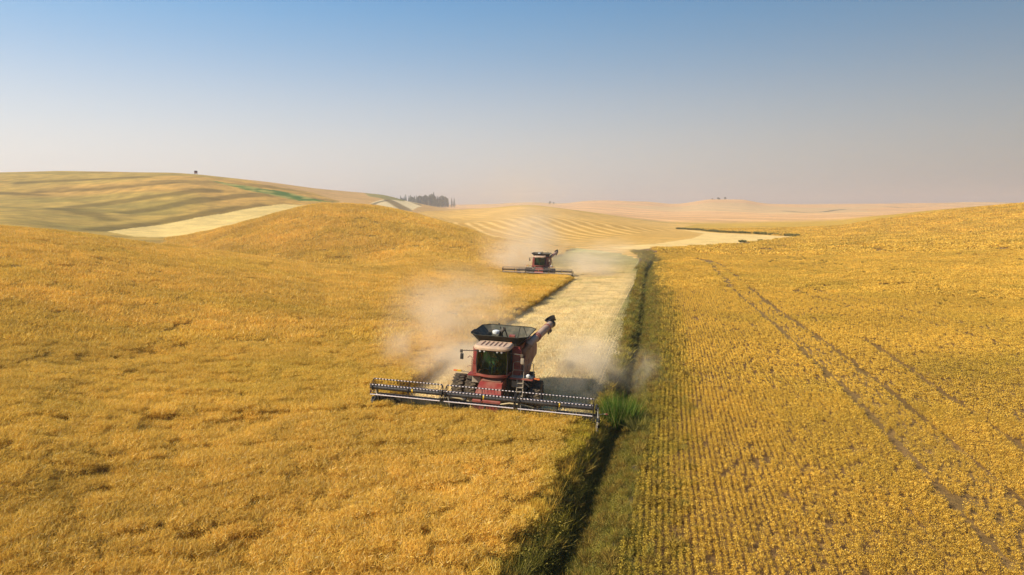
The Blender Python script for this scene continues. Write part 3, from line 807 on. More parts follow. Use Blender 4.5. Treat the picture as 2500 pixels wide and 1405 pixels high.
scatter_object('weeds', COLL_W, np.column_stack([L_, ground_z(L_[:, 0], L_[:, 1])]), np.stack([g.normal(size=n) * .1, g.normal(size=n) * .1, g.uniform(0, 6.28, n)], -1),
               np.stack([sc_] * 3, -1), g.integers(0, 3, n), g.random(n), 'scattered olive brown weeds poking out of the right field')

# ---- stubble
def stubble_tile(seed, n):
    g = np.random.default_rng(seed)
    row = g.integers(0, 7, n)
    base = np.stack([(row - 3) * .29 + g.normal(size=n) * .06, g.uniform(-1, 1, n), g.uniform(0, .03, n)], -1)
    flat = g.random(n) < .3
    base[:, 0] += 0; base[flat, 0] = g.uniform(-1, 1, flat.sum())
    d = g.normal(size=(n, 3)) * np.where(flat[:, None], 1.0, .22) + np.where(flat[:, None], 0, 1) * np.array([0, -.1, .9])
    d[:, 2] = np.abs(d[:, 2]) * np.where(flat, .2, 1); d /= np.linalg.norm(d, axis=1, keepdims=True)
    return blades_mesh('stubble', base, d, g.uniform(.12, .26, n), g.uniform(.02, .05, n), g.random(n), M_stub, 'tri', seed)
COLL_T = source_coll('stubble_src', [stubble_tile(600 + i, 520) for i in range(5)])
S, T = np.meshgrid(np.arange(CUT1, 215, 1.9), np.arange(-62, 6, 2.03), indexing='ij')
S, T = S.ravel(), T.ravel(); X = S * sA + T * cA; Y = S * cA - T * sA
k = in_poly(X, Y, STUB) & ~in_poly(X, Y, CANOLA); X, Y = X[k], Y[k]; n = len(X); g = np.random.default_rng(92)
dd, _, _ = poly_dist(X, Y, DITCH)
ti = np.clip(.9 * (1 - smooth(1.2, 2.6, dd)) + .75 * smooth(150, 185, st(X, Y)[0]) + .3 * smooth(.5, .75, fbm(X / 6, Y / 6, 71, 3)), 0, 1)
scatter_object('stubble', COLL_T, np.column_stack([X, Y, ground_z(X, Y)]), terrain_rot(X, Y, np.full(n, -AH) + g.normal(size=n) * .02),
               np.stack([np.ones(n), np.ones(n), g.uniform(.6, 1.2, n)], -1), g.integers(0, 5, n), ti, 'pale straw stubble in drill rows on the harvested strip')

# ---- ditch and bank vegetation
def grass_mesh(seed, n, rad, L0, L1, W, spread, mat):
    g = np.random.default_rng(seed)
    a = g.random(n) * 6.283; r = rad * np.sqrt(g.random(n)) * (1 + .25 * np.sin(3 * a + seed))
    base = np.stack([r * np.cos(a), r * np.sin(a), np.full(n, -.03)], -1)
    d = np.stack([np.cos(a) * spread, np.sin(a) * spread, np.full(n, 1.0)], -1) + g.normal(size=(n, 3)) * spread * .6
    d /= np.linalg.norm(d, axis=1, keepdims=True)
    return blades_mesh('grass', base, d, g.uniform(L0, L1, n), g.uniform(.6, 1.2, n) * W, g.random(n), mat, 'tri', seed)
def broad_mesh(seed, n, rad, hgt, leaf):
    g = np.random.default_rng(seed); q = g.normal(size=(n, 3)); q /= np.linalg.norm(q, axis=1, keepdims=True); q *= g.random((n, 1)) ** .5
    lob = 1 + .35 * np.sin(3 * np.arctan2(q[:, 1], q[:, 0]) + seed)
    B = np.stack([q[:, 0] * rad * lob, q[:, 1] * rad * lob, hgt * (.5 + .5 * q[:, 2])], -1)
    d = g.normal(size=(n, 3)) + np.array([0, 0, .5]); d /= np.linalg.norm(d, axis=1, keepdims=True)
    return blades_mesh('weed_clump', B, d, g.uniform(.6, 1.5, n) * leaf, g.uniform(.3, .8, n) * leaf, g.random(n), M_grass, 'quad', seed)
COLL_G = source_coll('grass_src', [grass_mesh(700 + i, 170, .30, .15, .55, .024, .55, M_grass) for i in range(3)] +
                     [grass_mesh(710 + i, 90, .42, .2, .5, .05, .7, M_grass) for i in range(2)] +
                     [broad_mesh(720, 260, .30, .55, .05), broad_mesh(721, 200, .42, .40, .06), broad_mesh(722, 160, .22, .75, .045)] + [weed_mesh(730 + i, 150, .32, .55, .35, .03, M_weed) for i in range(2)])
g = np.random.default_rng(93)
pts, tin, siz = [], [], []
cum = [0]
for a, b in zip(DITCH[:-1], DITCH[1:]): cum.append(cum[-1] + math.hypot(b[0] - a[0], b[1] - a[1]))
tot = cum[14]
N_ = 21000
for i in range(N_):
    al = tot * g.random() ** 1.25
    k = max(j for j in range(len(cum)) if cum[j] <= al); k = min(k, len(DITCH) - 2)
    a, b = DITCH[k], DITCH[k + 1]; L = cum[k + 1] - cum[k]; f = (al - cum[k]) / L
    dx, dy = (b[0] - a[0]) / L, (b[1] - a[1]) / L
    off = g.triangular(-2.2, .3, 2.7) if g.random() < (.8 if al < 45 else .45) else g.triangular(-2.2, 1.2, 5.2)
    if abs(off) < .4 and g.random() < .4: continue
    x = a[0] + (b[0] - a[0]) * f + dy * off; y = a[1] + (b[1] - a[1]) * f - dx * off
    if CUT1 - .2 < st(x, y)[0] and off < -1.3 and y < 160: continue
    pts.append((x, y)); siz.append(g.uniform(.5, 1.3) * (1.25 if off < -.5 else .85) * (1.05 if y > 70 else 1))
    yel = .10 + .9 * g.random() ** 1.3 * min(1, max(.4, off / 1.6)) + (.7 * (fbm(np.array([x / 2.5]), np.array([y / 2.5]), 9, 2)[0] > .5) if off < -.8 else 0)
    tin.append(yel)
pts = np.array(pts); n = len(pts); siz = np.array(siz); tin = np.array(tin)
rr = np.hypot(pts[:, 0], pts[:, 1])
scatter_object('ditch_grass', COLL_G, np.column_stack([pts, ground_z(pts[:, 0], pts[:, 1])]),
               np.stack([g.normal(size=n) * .18, g.normal(size=n) * .18, g.uniform(0, 6.28, n)], -1), np.stack([siz, siz, siz], -1),
               np.where(g.random(n) < .5, g.integers(5, 10, n), np.where(rr < 60, g.integers(0, 3, n), g.integers(3, 5, n))), np.clip(tin, 0, 1), 'olive and yellow grasses and weeds on the banks of the ditch')

# ---- the hedge-like green line bordering the pale triangle
COLL_H = source_coll('hedge_src', [weed_mesh(520 + i, 160, 1.6, 1.8, 1.4, .35, M_grass) for i in range(3)])
g = np.random.default_rng(94); L_ = []
for a, b in zip(hedge[:-1], hedge[1:]):
    L = math.hypot(b[0] - a[0], b[1] - a[1]); m = int(L / 1.1)
    for t in g.random(m): L_.append((a[0] + (b[0] - a[0]) * t + g.normal() * .7, a[1] + (b[1] - a[1]) * t + g.normal() * .7))
L_ = np.array(L_); n = len(L_); sc_ = g.uniform(.5, .9, n)
scatter_object('rough_grass', COLL_H, np.column_stack([L_, ground_z(L_[:, 0], L_[:, 1])]), np.stack([np.zeros(n), np.zeros(n), g.uniform(0, 6.28, n)], -1),
               np.stack([sc_, sc_, sc_ * .8], -1), g.integers(0, 3, n), g.random(n) * .15, 'thin dark line of rough grass bordering the pale triangular field')

# ---- single tussocks and bushes
def plant_thing(name, mesh_parts, loc, label, cat, group=None, s=1.0):
    e = bpy.data.objects.new(name, None); COL.objects.link(e); e.location = (loc[0], loc[1], gz(*loc)); e.scale = (s, s, s)
    tag(e, label, cat, group)
    for nm, me in mesh_parts:
        o = bpy.data.objects.new(nm, me); COL.objects.link(o); o.parent = e
    return e
def one_mesh_thing(name, me, loc, label, cat, s=1.0, dz=0, sz=None):
    o = bpy.data.objects.new(name, me); COL.objects.link(o); o.location = (loc[0], loc[1], gz(*loc) + dz); o.scale = (s, s, sz or s)
    return tag(o, label, cat)
tus = grass_mesh(801, 1500, .75, 1.2, 2.5, .06, .30, M_green)
one_mesh_thing('grass_tussock', tus, at(1512, 1022), 'big bright green grass tussock in the ditch beside the near harvester header', 'grass tussock', dz=.55)
one_mesh_thing('weed_clump', grass_mesh(806, 500, .7, .5, 1.3, .05, .5, M_grass), (at(1512, 1022)[0] + 1.0, at(1512, 1022)[1] - 1.6), 'low dull olive weeds in front of the big bright green tussock', 'weeds', dz=.1)
one_mesh_thing('weed_clump', grass_mesh(807, 420, .6, .5, 1.2, .05, .5, M_grass), (at(1512, 1022)[0] + .9, at(1512, 1022)[1] + 3.2), 'dull weeds growing behind the big bright green tussock', 'weeds', dz=.1)
one_mesh_thing('grass_tussock', grass_mesh(802, 500, 1.1, .7, 1.5, .10, .45, M_green), at(1571, 706), 'small bright green tussock far up the ditch', 'grass tussock', 1.0)
one_mesh_thing('dry_bush', weed_mesh(803, 700, .9, 1.0, .7, .05, M_weed), at(1575, 880), 'rounded brown dry bush on the right bank of the ditch', 'bush', .95)
one_mesh_thing('shrub', weed_mesh(804, 300, 2.0, 1.8, 1.5, .3, M_grass), at(1354, 609), 'small dark clump half hidden by dust behind the far harvester', 'shrub', .7)  # leafy clump modelled for the dark patch in the dust
for (px, py, s, lb) in ((1812, 592, .9, 'largest dark shrub on the lower edge of the pale triangular field'), (1856, 588, .55, 'small dark shrub between two others on the edge of the pale triangular field'),
                        (1897, 585, .6, 'dark shrub nearest the tip of the pale triangular field')):
    one_mesh_thing('shrub', weed_mesh(810 + px, 260, 2.4, 1.6, 1.4, .3, M_grass), at(px, py), lb, 'shrub', s, sz=s * .6)

# ------------------------------------------------------------------ mesh builders
class MB:
    def __init__(s): s.bm = bmesh.new()
    def box(s, x0, x1, y0, y1, z0, z1, bev=0.0, rot=None, piv=None):
        r = bmesh.ops.create_cube(s.bm, size=1.0); vs = r['verts']
        for v in vs:
            v.co = Vector((lerp(x0, x1, v.co.x + .5), lerp(y0, y1, v.co.y + .5), lerp(z0, z1, v.co.z + .5)))
        if rot is not None:
            p = Vector(piv) if piv else Vector(((x0 + x1) / 2, (y0 + y1) / 2, (z0 + z1) / 2))
            m = Euler(rot).to_matrix()
            for v in vs: v.co = m @ (v.co - p) + p
        if bev:
            es = list({e for v in vs for e in v.link_edges})
            bmesh.ops.bevel(s.bm, geom=es, offset=bev, segments=2, affect='EDGES', profile=.6)
        return s
    def tube(s, pts, r, n=8, caps=True, closed=False):
        pts = [Vector(p) for p in pts]; rings = []
        rs = r if isinstance(r, (list, tuple)) else [r] * len(pts)
        m = len(pts)
        for i, p in enumerate(pts):
            if closed: t = pts[(i + 1) % m] - pts[i - 1]
            else: t = pts[min(i + 1, m - 1)] - pts[max(i - 1, 0)]
            t.normalize()
            up = Vector((0, 0, 1)) if abs(t.z) < .9 else Vector((0, 1, 0))
            a = t.cross(up).normalized(); b = a.cross(t).normalized()
            rings.append([s.bm.verts.new(p + (a * math.cos(k * 2 * math.pi / n) + b * math.sin(k * 2 * math.pi / n)) * rs[i]) for k in range(n)])
        for i in range(m if closed else m - 1):
            A, B = rings[i], rings[(i + 1) % m]
            for k in range(n): s.bm.faces.new((A[k], A[(k + 1) % n], B[(k + 1) % n], B[k]))
        if caps and not closed:
            s.bm.faces.new(rings[0][::-1]); s.bm.faces.new(rings[-1])
        return s
    def lathe(s, prof, axis='X', c=(0, 0, 0), n=28, cap=True):
        """prof: list of (offset along the axis, radius)"""
        rings = []; c = Vector(c)
        for a, r in prof:
            ring = []
            for k in range(n):
                u, v = r * math.cos(k * 2 * math.pi / n), r * math.sin(k * 2 * math.pi / n)
                q = Vector((a, u, v)) if axis == 'X' else (Vector((u, a, v)) if axis == 'Y' else Vector((u, v, a)))
                ring.append(s.bm.verts.new(c + q))
            rings.append(ring)
        for A, B in zip(rings[:-1], rings[1:]):
            for k in range(n): s.bm.faces.new((A[k], A[(k + 1) % n], B[(k + 1) % n], B[k]))
        if cap: s.bm.faces.new(rings[0][::-1]); s.bm.faces.new(rings[-1])
        return s
    def prism(s, pts, axis, a0, a1, bev=0.0):
        """pts: outline in the other two axes (in x,y,z order); extruded between a0 and a1 along axis"""
        def mk(p, a):
            if axis == 'X': return (a, p[0], p[1])
            if axis == 'Y': return (p[0], a, p[1])
            return (p[0], p[1], a)
        A = [s.bm.verts.new(mk(p, a0)) for p in pts]; B = [s.bm.verts.new(mk(p, a1)) for p in pts]
        n = len(pts); fs = [s.bm.faces.new(A[::-1]), s.bm.faces.new(B)]
        for k in range(n): fs.append(s.bm.faces.new((A[k], A[(k + 1) % n], B[(k + 1) % n], B[k])))
        if bev:
            es = list({e for f in fs[:2] for e in f.edges})
            bmesh.ops.bevel(s.bm, geom=es, offset=bev, segments=2, affect='EDGES', profile=.6)
        return s
    def loft(s, loops, closed=True, caps=True):
        V = [[s.bm.verts.new(p) for p in l] for l in loops]; n = len(V[0])
        for A, B in zip(V[:-1], V[1:]):
            for k in range(n if closed else n - 1): s.bm.faces.new((A[k], A[(k + 1) % n], B[(k + 1) % n], B[k]))
        if caps: s.bm.faces.new(V[0][::-1]); s.bm.faces.new(V[-1])
        return s
    def build(s, name, mat, parent=None, smooth_ang=None, loc=None, kind=None, label=None):
        bmesh.ops.recalc_face_normals(s.bm, faces=s.bm.faces)
        me = bpy.data.meshes.new(name); s.bm.to_mesh(me); s.bm.free()
        me.materials.append(mat)
        if smooth_ang:
            me.polygons.foreach_set('use_smooth', np.ones(len(me.polygons), bool))
            try: me.set_sharp_from_angle(angle=R(smooth_ang))
            except Exception: pass
        o = bpy.data.objects.new(name, me); COL.objects.link(o)
        if parent: o.parent = parent
        if loc: o.location = loc
        if kind: o['kind'] = kind
        if label: o['label'] = label
        return o

def empty(name, loc, rz=0, parent=None):
    o = bpy.data.objects.new(name, None); COL.objects.link(o); o.location = loc; o.rotation_euler = (0, 0, rz)
    if parent: o.parent = parent
    return o

# ------------------------------------------------------------------ conifer grove and lone trees
M_con = plant_mat('conifer_needles', [(0, (.02, .045, .022)), (.6, (.04, .08, .038)), (1, (.08, .13, .055))], .1, .02, .25)
M_bark = simple('bark', (.10, .075, .05), .9, dscale=.8)
def conifer_crown(seed, h, rad, n=520, round_=False):
    g = np.random.default_rng(seed)
    t = g.random(n) ** .8
    z = h * (.10 + .90 * t)
    prof = (np.sqrt(np.clip(1 - (2 * t - .9) ** 2, 0, 1)) if round_ else (1 - t) ** .75 * (.78 + .22 * np.sin(t * 40 + seed)))
    a = g.random(n) * 6.283
    r = rad * prof * g.uniform(.35, 1.05, n) * (1 + .25 * np.sin(a * 3 + seed))
    base = np.stack([r * np.cos(a) * .5, r * np.sin(a) * .5, z], -1)
    d = np.stack([np.cos(a), np.sin(a), np.full(n, -.15 if not round_ else .3)], -1) + g.normal(size=(n, 3)) * .3
    d /= np.linalg.norm(d, axis=1, keepdims=True)
    me = blades_mesh('conifer_crown', base, d, np.maximum(r * .75, rad * .12), g.uniform(.14, .30, n) * rad, g.random(n), M_con, 'quad', seed)
    return me
crowns = [conifer_crown(900 + i, 20, 3.6) for i in range(5)] + [conifer_crown(910 + i, 16, 5.0, 520, True) for i in range(2)]
mbt = MB(); mbt.tube([(0, 0, -1.5), (0, 0, 6), (0, 0, 17)], [.45, .32, .06], 7)
trunk_src = mbt.build('trunk', M_bark); trunk_me = trunk_src.data; bpy.data.objects.remove(trunk_src)
def tree(name, crown, loc, s, label, cat, group=None, spin=0.0, wide=1.0):
    e = empty(name, (loc[0], loc[1], gz(*loc) - .3), spin); e.scale = (s * wide, s * wide, s); tag(e, label, cat, group)
    for nm, me in (('trunk', trunk_me), ('crown', crown)):
        o = bpy.data.objects.new(nm, me); COL.objects.link(o); o.parent = e
    return e
g = np.random.default_rng(95)
# the grove stands on the rise beyond the striped hillside; heights follow the skyline of the photograph
sky = [(968, 488, 481), (975, 490, 479), (983, 492, 478), (992, 496, 477), (1010, 497, 478), (1025, 497, 480), (1040, 497, 478), (1055, 497, 477), (1062, 497, 474), (1070, 498, 476),
       (1080, 498, 477), (1090, 498, 481), (1100, 499, 481), (1112, 499, 486)]
GY0 = 1450.0
trees_made = []
def grove_tree(px, depth, big=1.0, label=None, kind=None):
    top = np.interp(px, [a for a, _, _ in sky], [c for _, _, c in sky])
    x = (px - 1250) / FPX * depth * 1.008; zg = gz(x, depth)
    ztop = H + depth * math.tan(math.atan((702.5 - top) / FPX) - PITCH)
    hgt = max(7.0, (ztop - zg)) * big
    ci = kind if kind is not None else (int(g.integers(0, 5)) if g.random() < .78 else int(g.integers(5, 7)))
    s = hgt / (20 if ci < 5 else 16.5)
    return tree('conifer_tree', crowns[ci], (x, depth), s, label or 'tall dark conifer packed in the hazy grove on the ridge', 'tree', None if label else 'trees of the far grove', g.random() * 6, 1.0)
px = 982.0
while px < 1094:
    for row in range(2):
        grove_tree(px + g.uniform(-2, 2) + row * 2, GY0 + row * 45 + g.uniform(-15, 15), g.uniform(.66, 1.12))
    px += g.uniform(3.2, 5.0)
grove_tree(1062, GY0 - 10, 1.14, 'tallest pointed conifer of the grove, right of its middle', 0)
grove_tree(1111, GY0, 1.12, 'single conifer standing apart at the right end of the grove', 1)
grove_tree(1105, GY0, 1.0, 'second conifer from the right end of the grove, past a gap of sky', 2)
grove_tree(967, 1640, .7, 'faint small conifer at the far left tip of the grove', 5)
grove_tree(974, 1620, .85, 'faint conifer second from the left tip of the grove', 3)
for px, py, dep, hh, lb, k in ((1341, 499, 1750, 8, 'low round tree alone on the far ridge right of the grove', 5), (1350, 499, 1760, 5.5, 'smaller low tree beside the lone one on the far ridge', 6),
                            (1731, 490, 1650, 4.5, 'tiny tree leftmost on the highest far pink hill', 5), (1745, 490, 1650, 6.5, 'tiny dark tree second from left on the far pink hill', 6),
                            (1748, 490, 1655, 5.0, 'tiny tree touching the right of its taller neighbour on the far hill', 5), (1762, 490, 1655, 7.0, 'rightmost and roundest tiny tree on the far pink hill', 6)):
    x = (px - 1250) / FPX * dep * 1.008
    tree('lone_tree', crowns[k], (x, dep), hh / 16.5, lb, 'tree', None, 1.0, 1.25)

# ------------------------------------------------------------------ grain truck on the crest of the left hill
M_tk_b = simple('truck_blue', (.03, .05, .09), .4); M_tk_w = simple('truck_pale', (.55, .56, .55), .5); M_tk_r = simple('truck_red', (.30, .06, .05), .5)
M_rub = simple('rubber', (.045, .036, .028), .92, dirt=(.20, .15, .09), dscale=3, damt=.75, spec=.2)
M_glassd = simple('dark_glass', (.01, .02, .02), .08, dscale=2, damt=.2)
def crest_point(px):
    xs = np.exp(np.linspace(math.log(380), math.log(760), 500)); u = (px - 1250) / FPX * 1.01
    z = ground_z(xs * u, xs); k = int(np.argmax((z - H) / xs)); return (float(xs[k] * u), float(xs[k]))
tp = crest_point(495.5)
tk = empty('grain_truck', (tp[0], tp[1], gz(*tp)), R(24)); tk.scale = (.85, .85, .85); tag(tk, 'tiny dark blue and red grain truck on the crest of the left hill', 'truck')
m = MB(); m.box(-1.2, 1.2, -1.2, 1.0, .9, 2.7, .12); m.box(-1.1, 1.1, -2.5, -1.1, .9, 1.8, .1); m.build('cab', M_tk_r, tk)
m = MB(); m.box(-1.0, 1.0, -1.23, -1.19, 1.9, 2.5); m.build('windscreen', M_glassd, tk)
m = MB(); m.box(-1.3, 1.3, 1.2, 6.6, 1.2, 3.3, .05)
for k in range(6): m.box(-1.36, 1.36, 1.4 + k * .95, 1.5 + k * .95, 1.25, 3.25)
m.build('grain_box', M_tk_b, tk)
m = MB(); m.box(-.5, .5, -2.3, 6.6, .7, .95); m.build('chassis', M_rub, tk)
for yy in (-1.8, 4.3, 5.5):
    for sx in (-1, 1):
        m = MB(); m.lathe([(-.15, .35), (-.14, .5), (.14, .5), (.15, .35)], 'X', (sx * 1.1, yy, .5), 14); m.build('wheel', M_rub, tk)

# ------------------------------------------------------------------ combine harvester
RED = (.25, .030, .022)
M_red = simple('red_paint', RED, .42, dirt=(.32, .14, .09), dscale=1.6, damt=.9)
M_reddust = simple('dusty_red_panel', (.24, .085, .055), .65, dirt=(.38, .23, .15), dscale=1.1, damt=.9)
M_roof = simple('dusty_roof', (.46, .33, .22), .75, dirt=(.66, .44, .28), dscale=2.5, damt=.8)
M_tank = simple('tank_steel', (.026, .026, .020), .85, spec=.15, dirt=(.10, .085, .055), dscale=1.5, damt=.6)
M_inner = simple('tank_inner', (.085, .085, .062), .85, spec=.15, dirt=(.22, .18, .12), dscale=2, damt=.6)
M_blk = simple('black_steel', (.018, .018, .020), .35, dirt=(.07, .055, .035), dscale=2.5, damt=.45)
M_frame = simple('dark_frame', (.04, .038, .034), .6, dirt=(.16, .12, .07), dscale=3, damt=.6)
M_auger = simple('dusty_auger', (.38, .25, .17), .7, dirt=(.48, .33, .22), dscale=2, damt=.8)
M_pale = simple('pale_bat', (.66, .58, .56), .4, dirt=(.75, .62, .55), dscale=4, damt=.3)
M_yel = simple('yellow_mark', (.75, .48, .02), .5); M_ora = simple('orange_mark', (.80, .20, .04), .5)
M_grey = simple('dusty_grey', (.32, .27, .20), .7, dirt=(.45, .36, .24), dscale=3, damt=.6)
M_tan = simple('tan_hose', (.55, .43, .22), .6)
M_lamp = simple('lamp_glass', (.75, .75, .72), .15)
M_belt = simple('draper_belt', (.05, .04, .02), .9, dirt=(.50, .33, .08), dscale=2.2, damt=1.0, spec=.1)
M_rearw = simple('cab_lining', (.10, .12, .09), .8)
M_rim = simple('rim_steel', (.20, .19, .17), .6, dirt=(.3, .24, .15), dscale=3)
m_, n_, l_, b_ = new_mat('cab_glass')
n_.remove(b_)
gg_ = n_.new('ShaderNodeBsdfGlossy'); gg_.inputs['Roughness'].default_value = .06; gg_.inputs['Color'].default_value = (.8, .85, .8, 1)
tt_ = n_.new('ShaderNodeBsdfTransparent'); tt_.inputs['Color'].default_value = (.50, .80, .56, 1)
fr_ = n_.new('ShaderNodeFresnel'); fr_.inputs['IOR'].default_value = 1.5
mx_ = n_.new('ShaderNodeMixShader'); l_.new(fr_.outputs[0], mx_.inputs[0]); l_.new(tt_.outputs[0], mx_.inputs[1]); l_.new(gg_.outputs[0], mx_.inputs[2])
l_.new(mx_.outputs[0], n_['Material Output'].inputs['Surface'])
M_glass = m_
# striped bats: pale tube between black tine clips is real geometry (clips), so only plain paint here

def wheel(parent, x, y, r, w, rimr, name='wheel', lugs=22):
    wh = empty(name, (x, y, r), 0, parent)
    m = MB(); h = w / 2
    m.lathe([(-h * .78, rimr), (-h * .95, rimr + .1), (-h, r * .80), (-h * .86, r * .95), (-h * .55, r * .985), (h * .55, r * .985), (h * .86, r * .95), (h, r * .80), (h * .95, rimr + .1), (h * .78, rimr)], 'X', (0, 0, 0), 36, cap=False)
    for k in range(lugs):
        for sx in (-1, 1):
            a = (k + (.5 if sx > 0 else 0)) * 2 * math.pi / lugs
            mm = Matrix.Rotation(a, 4, 'X')
            r_ = bmesh.ops.create_cube(m.bm, size=1.0)
            for v in r_['verts']:
                q = Vector((v.co.x * w * .50, v.co.y * .075, v.co.z * .07)); q = Matrix.Rotation(sx * R(24), 4, 'Z') @ q
                q += Vector((sx * w * .25, 0, r * 1.0)); v.co = mm @ q
    m.build('tyre', M_rub, wh, 40)
    m = MB(); m.lathe([(-h * .78, rimr), (-h * .7, rimr - .04), (-h * .1, rimr * .7), (-h * .05, .15), (h * .3, .15), (h * .3, .12)], 'X', (0, 0, 0), 28)
    m.lathe([(h * .78, rimr), (h * .7, rimr - .04), (h * .1, rimr * .7), (h * .0, .2)], 'X', (0, 0, 0), 28)
    m.build('rim', M_rim, wh, 40)
    return wh

def combine(loc, rz, label):
    c = empty('combine_harvester', loc, rz); tag(c, label, 'combine harvester', 'combine harvesters at work')
    # chassis and body
    m = MB(); m.box(-1.0, 1.0, -.6, 4.6, .75, 2.2, .06); m.box(-2.9, 2.9, -.22, .22, .85, 1.22, .05); m.box(-1.5, 1.5, 3.7, 4.1, .6, .85, .03)
    m.build('chassis', M_frame, c)
    m = MB(); m.prism([(-.35, 1.5), (-.35, 3.52), (3.1, 3.52), (3.4, 3.35), (5.2, 3.2), (5.9, 2.6), (5.9, 1.7), (4.6, 1.35), (3.2, 1.5)], 'X', -1.5, 1.45, .08)
    m.build('body', M_red, c, 35)
    # front walls of the grain tank either side of the cab
    m = MB(); m.prism([(-1.62, 1.62), (-1.05, 1.62), (-1.05, 3.5), (-1.45, 3.5), (-1.62, 3.36)], 'Y', -.62, -.3, .04); m.box(-1.6, -1.08, -.66, -.62, 2.25, 2.33); m.build('front_panel', M_red, c, 35)
    m = MB(); m.prism([(1.0, 1.62), (1.62, 1.62), (1.62, 3.3), (1.5, 3.5), (1.0, 3.5)], 'Y', -.62, -.3, .04); m.box(1.1, 1.55, -.66, -.62, 1.7, 2.3, .02); m.build('front_panel', M_red, c, 35)
    # side shields
    for sx in (-1, 1):
        m = MB()
        prof = [(-.1, 1.55), (-.1, 2.35), (.25, 2.75), (.9, 3.12), (1.7, 3.38), (2.7, 3.52), (3.0, 3.45), (3.1, 2.9), (3.55, 2.72), (3.65, 2.1), (3.3, 1.75), (2.9, 1.9), (2.4, 1.35), (1.2, 1.15), (.4, 1.2)]
        m.prism(prof, 'X', sx * 1.62, sx * 1.76, .03)
        m.box(sx * 1.765 - .008, sx * 1.765 + .008, 1.28, 1.31, 1.4, 3.1)
        m.build('side_panel', M_reddust if sx > 0 else M_red, c, 35)
        m = MB(); m.prism([(3.4, 1.6), (3.4, 3.1), (5.0, 3.0), (5.7, 2.5), (5.7, 1.8)], 'X', sx * 1.5, sx * 1.62, .03); m.build('rear_panel', M_reddust, c, 35)
    m = MB(); m.box(-1.2, 1.2, 3.2, 5.3, 3.38, 3.72, .1); m.build('engine_hood', M_red, c, 35)
    m = MB(); m.tube([(-.9, 3.6, 3.6), (-.9, 3.6, 4.05), (-.9, 3.8, 4.2)], .08); m.build('exhaust', M_frame, c, 40)
    # grain tank extension: open funnel
    def ring(hx, y0, y1, z, cut): return [(-hx, y0 + cut, z), (-hx + cut, y0, z), (hx - cut, y0, z), (hx, y0 + cut, z), (hx, y1 - cut, z), (hx - cut, y1, z), (-hx + cut, y1, z), (-hx, y1 - cut, z)]
    m = MB(); m.loft([ring(1.33, -.25, 2.9, 3.5, .1), ring(1.40, -.32, 3.0, 3.72, .15), ring(1.92, -.62, 3.5, 4.16, .5)], True, False)
    for k in range(3):
        zz = 3.82 + .16 * k; f = (zz - 3.72) / .62
        m.box(-1.2 - .2 * f, 1.2 + .2 * f, -.345 - .3 * f, -.325 - .3 * f, zz, zz + .03)
    tnk = m.build('grain_tank', M_tank, c)
    m = MB(); m.loft([ring(1.28, -.2, 2.85, 3.54, .1), ring(1.36, -.28, 2.95, 3.73, .15), ring(1.89, -.59, 3.47, 4.155, .48)], True, False); m.build('tank_lining', M_inner, tnk)
    m = MB(); r0 = ring(1.93, -.63, 3.51, 4.17, .5); m.tube(r0, .035, 6, closed=True); m.build('tank_rim', M_tank, tnk, 40)
    m = MB(); m.box(-1.28, 1.28, -.2, 2.85, 3.53, 3.56); m.build('tank_floor', M_inner, tnk)
    m = MB(); m.tube([(-.3, 1.2, 3.6), (-.1, 1.1, 4.2), (.1, 1.0, 4.42)], .13, 10); m.tube([(.0, 1.3, 3.6), (-.25, 1.2, 4.5)], .04); m.tube([(.35, 1.2, 3.6), (.1, 1.0, 4.5)], .05); m.build('filling_auger', M_frame, tnk, 40)
    m = MB(); m.tube([(.9, 1.6, 3.6), (1.05, 1.6, 4.45), (1.15, 1.7, 4.5), (1.25, 1.9, 4.45), (1.5, 2.1, 3.7)], .03, 6); m.build('tank_bar', M_frame, tnk, 40); m = MB(); m.tube([(-1.2, 1.2, 3.7), (-1.0, 1.2, 4.2), (-.7, 1.3, 4.25), (-.6, 1.4, 3.7)], .025, 6); m.build('tank_bar', M_frame, tnk, 40)
    m = MB(); m.lathe([(0, .22), (.1, .26), (.2, .24), (.25, .1)], 'Z', (-.45, .9, 4.05), 16); m.build('sensor_cap', M_lamp, tnk, 40)
    m = MB()
    for k in range(3): m.box(-1.95 + .14 * k, -1.9 + .14 * k, -.15 + .1 * k, .9, 4.22, 4.27, rot=(0, R(38), 0))
    m.box(-1.98, -1.45, .85, .93, 4.0, 4.05); m.build('tank_step', M_frame, tnk)
    m = MB(); m.box(.55, .95, .4, .7, 3.9, 4.12, .03); m.build('red_cover', M_red, tnk)
    # cab
    cab = empty('cab', (-.05, 0, 0), 0, c)
    arc = lambda w, yb, bulge, z, n=12: [(-w + 2 * w * k / n, yb - bulge * (1 - (2 * k / n - 1) ** 2), z) for k in range(n + 1)]
    m = MB()
    front = [arc(.96, -1.72, .34, 1.78), arc(1.0, -1.78, .36, 2.2), arc(1.0, -1.82, .36, 2.8), arc(.95, -1.80, .34, 3.34)]
    m.loft(front, False, False); m.build('windscreen', M_glass, cab, 60)
    for sx in (-1, 1):
        m = MB(); m.loft([[(sx * .97, -1.70, 1.8), (sx * 1.02, -.62, 1.8)], [(sx * 1.01, -1.78, 2.6), (sx * 1.06, -.62, 2.6)], [(sx * .96, -1.76, 3.33), (sx * 1.0, -.62, 3.33)]], False, False); m.build('side_window', M_glass, cab)
        m = MB(); m.tube([(sx * .97, -1.73, 1.74), (sx * 1.02, -1.80, 2.6), (sx * .96, -1.78, 3.38)], .045, 6); m.build('pillar', M_blk, cab, 40); m = MB(); m.tube([(sx * 1.03, -.66, 1.74), (sx * 1.07, -.66, 2.6), (sx * 1.02, -.66, 3.38)], .06, 6); m.build('pillar', M_blk, cab, 40)
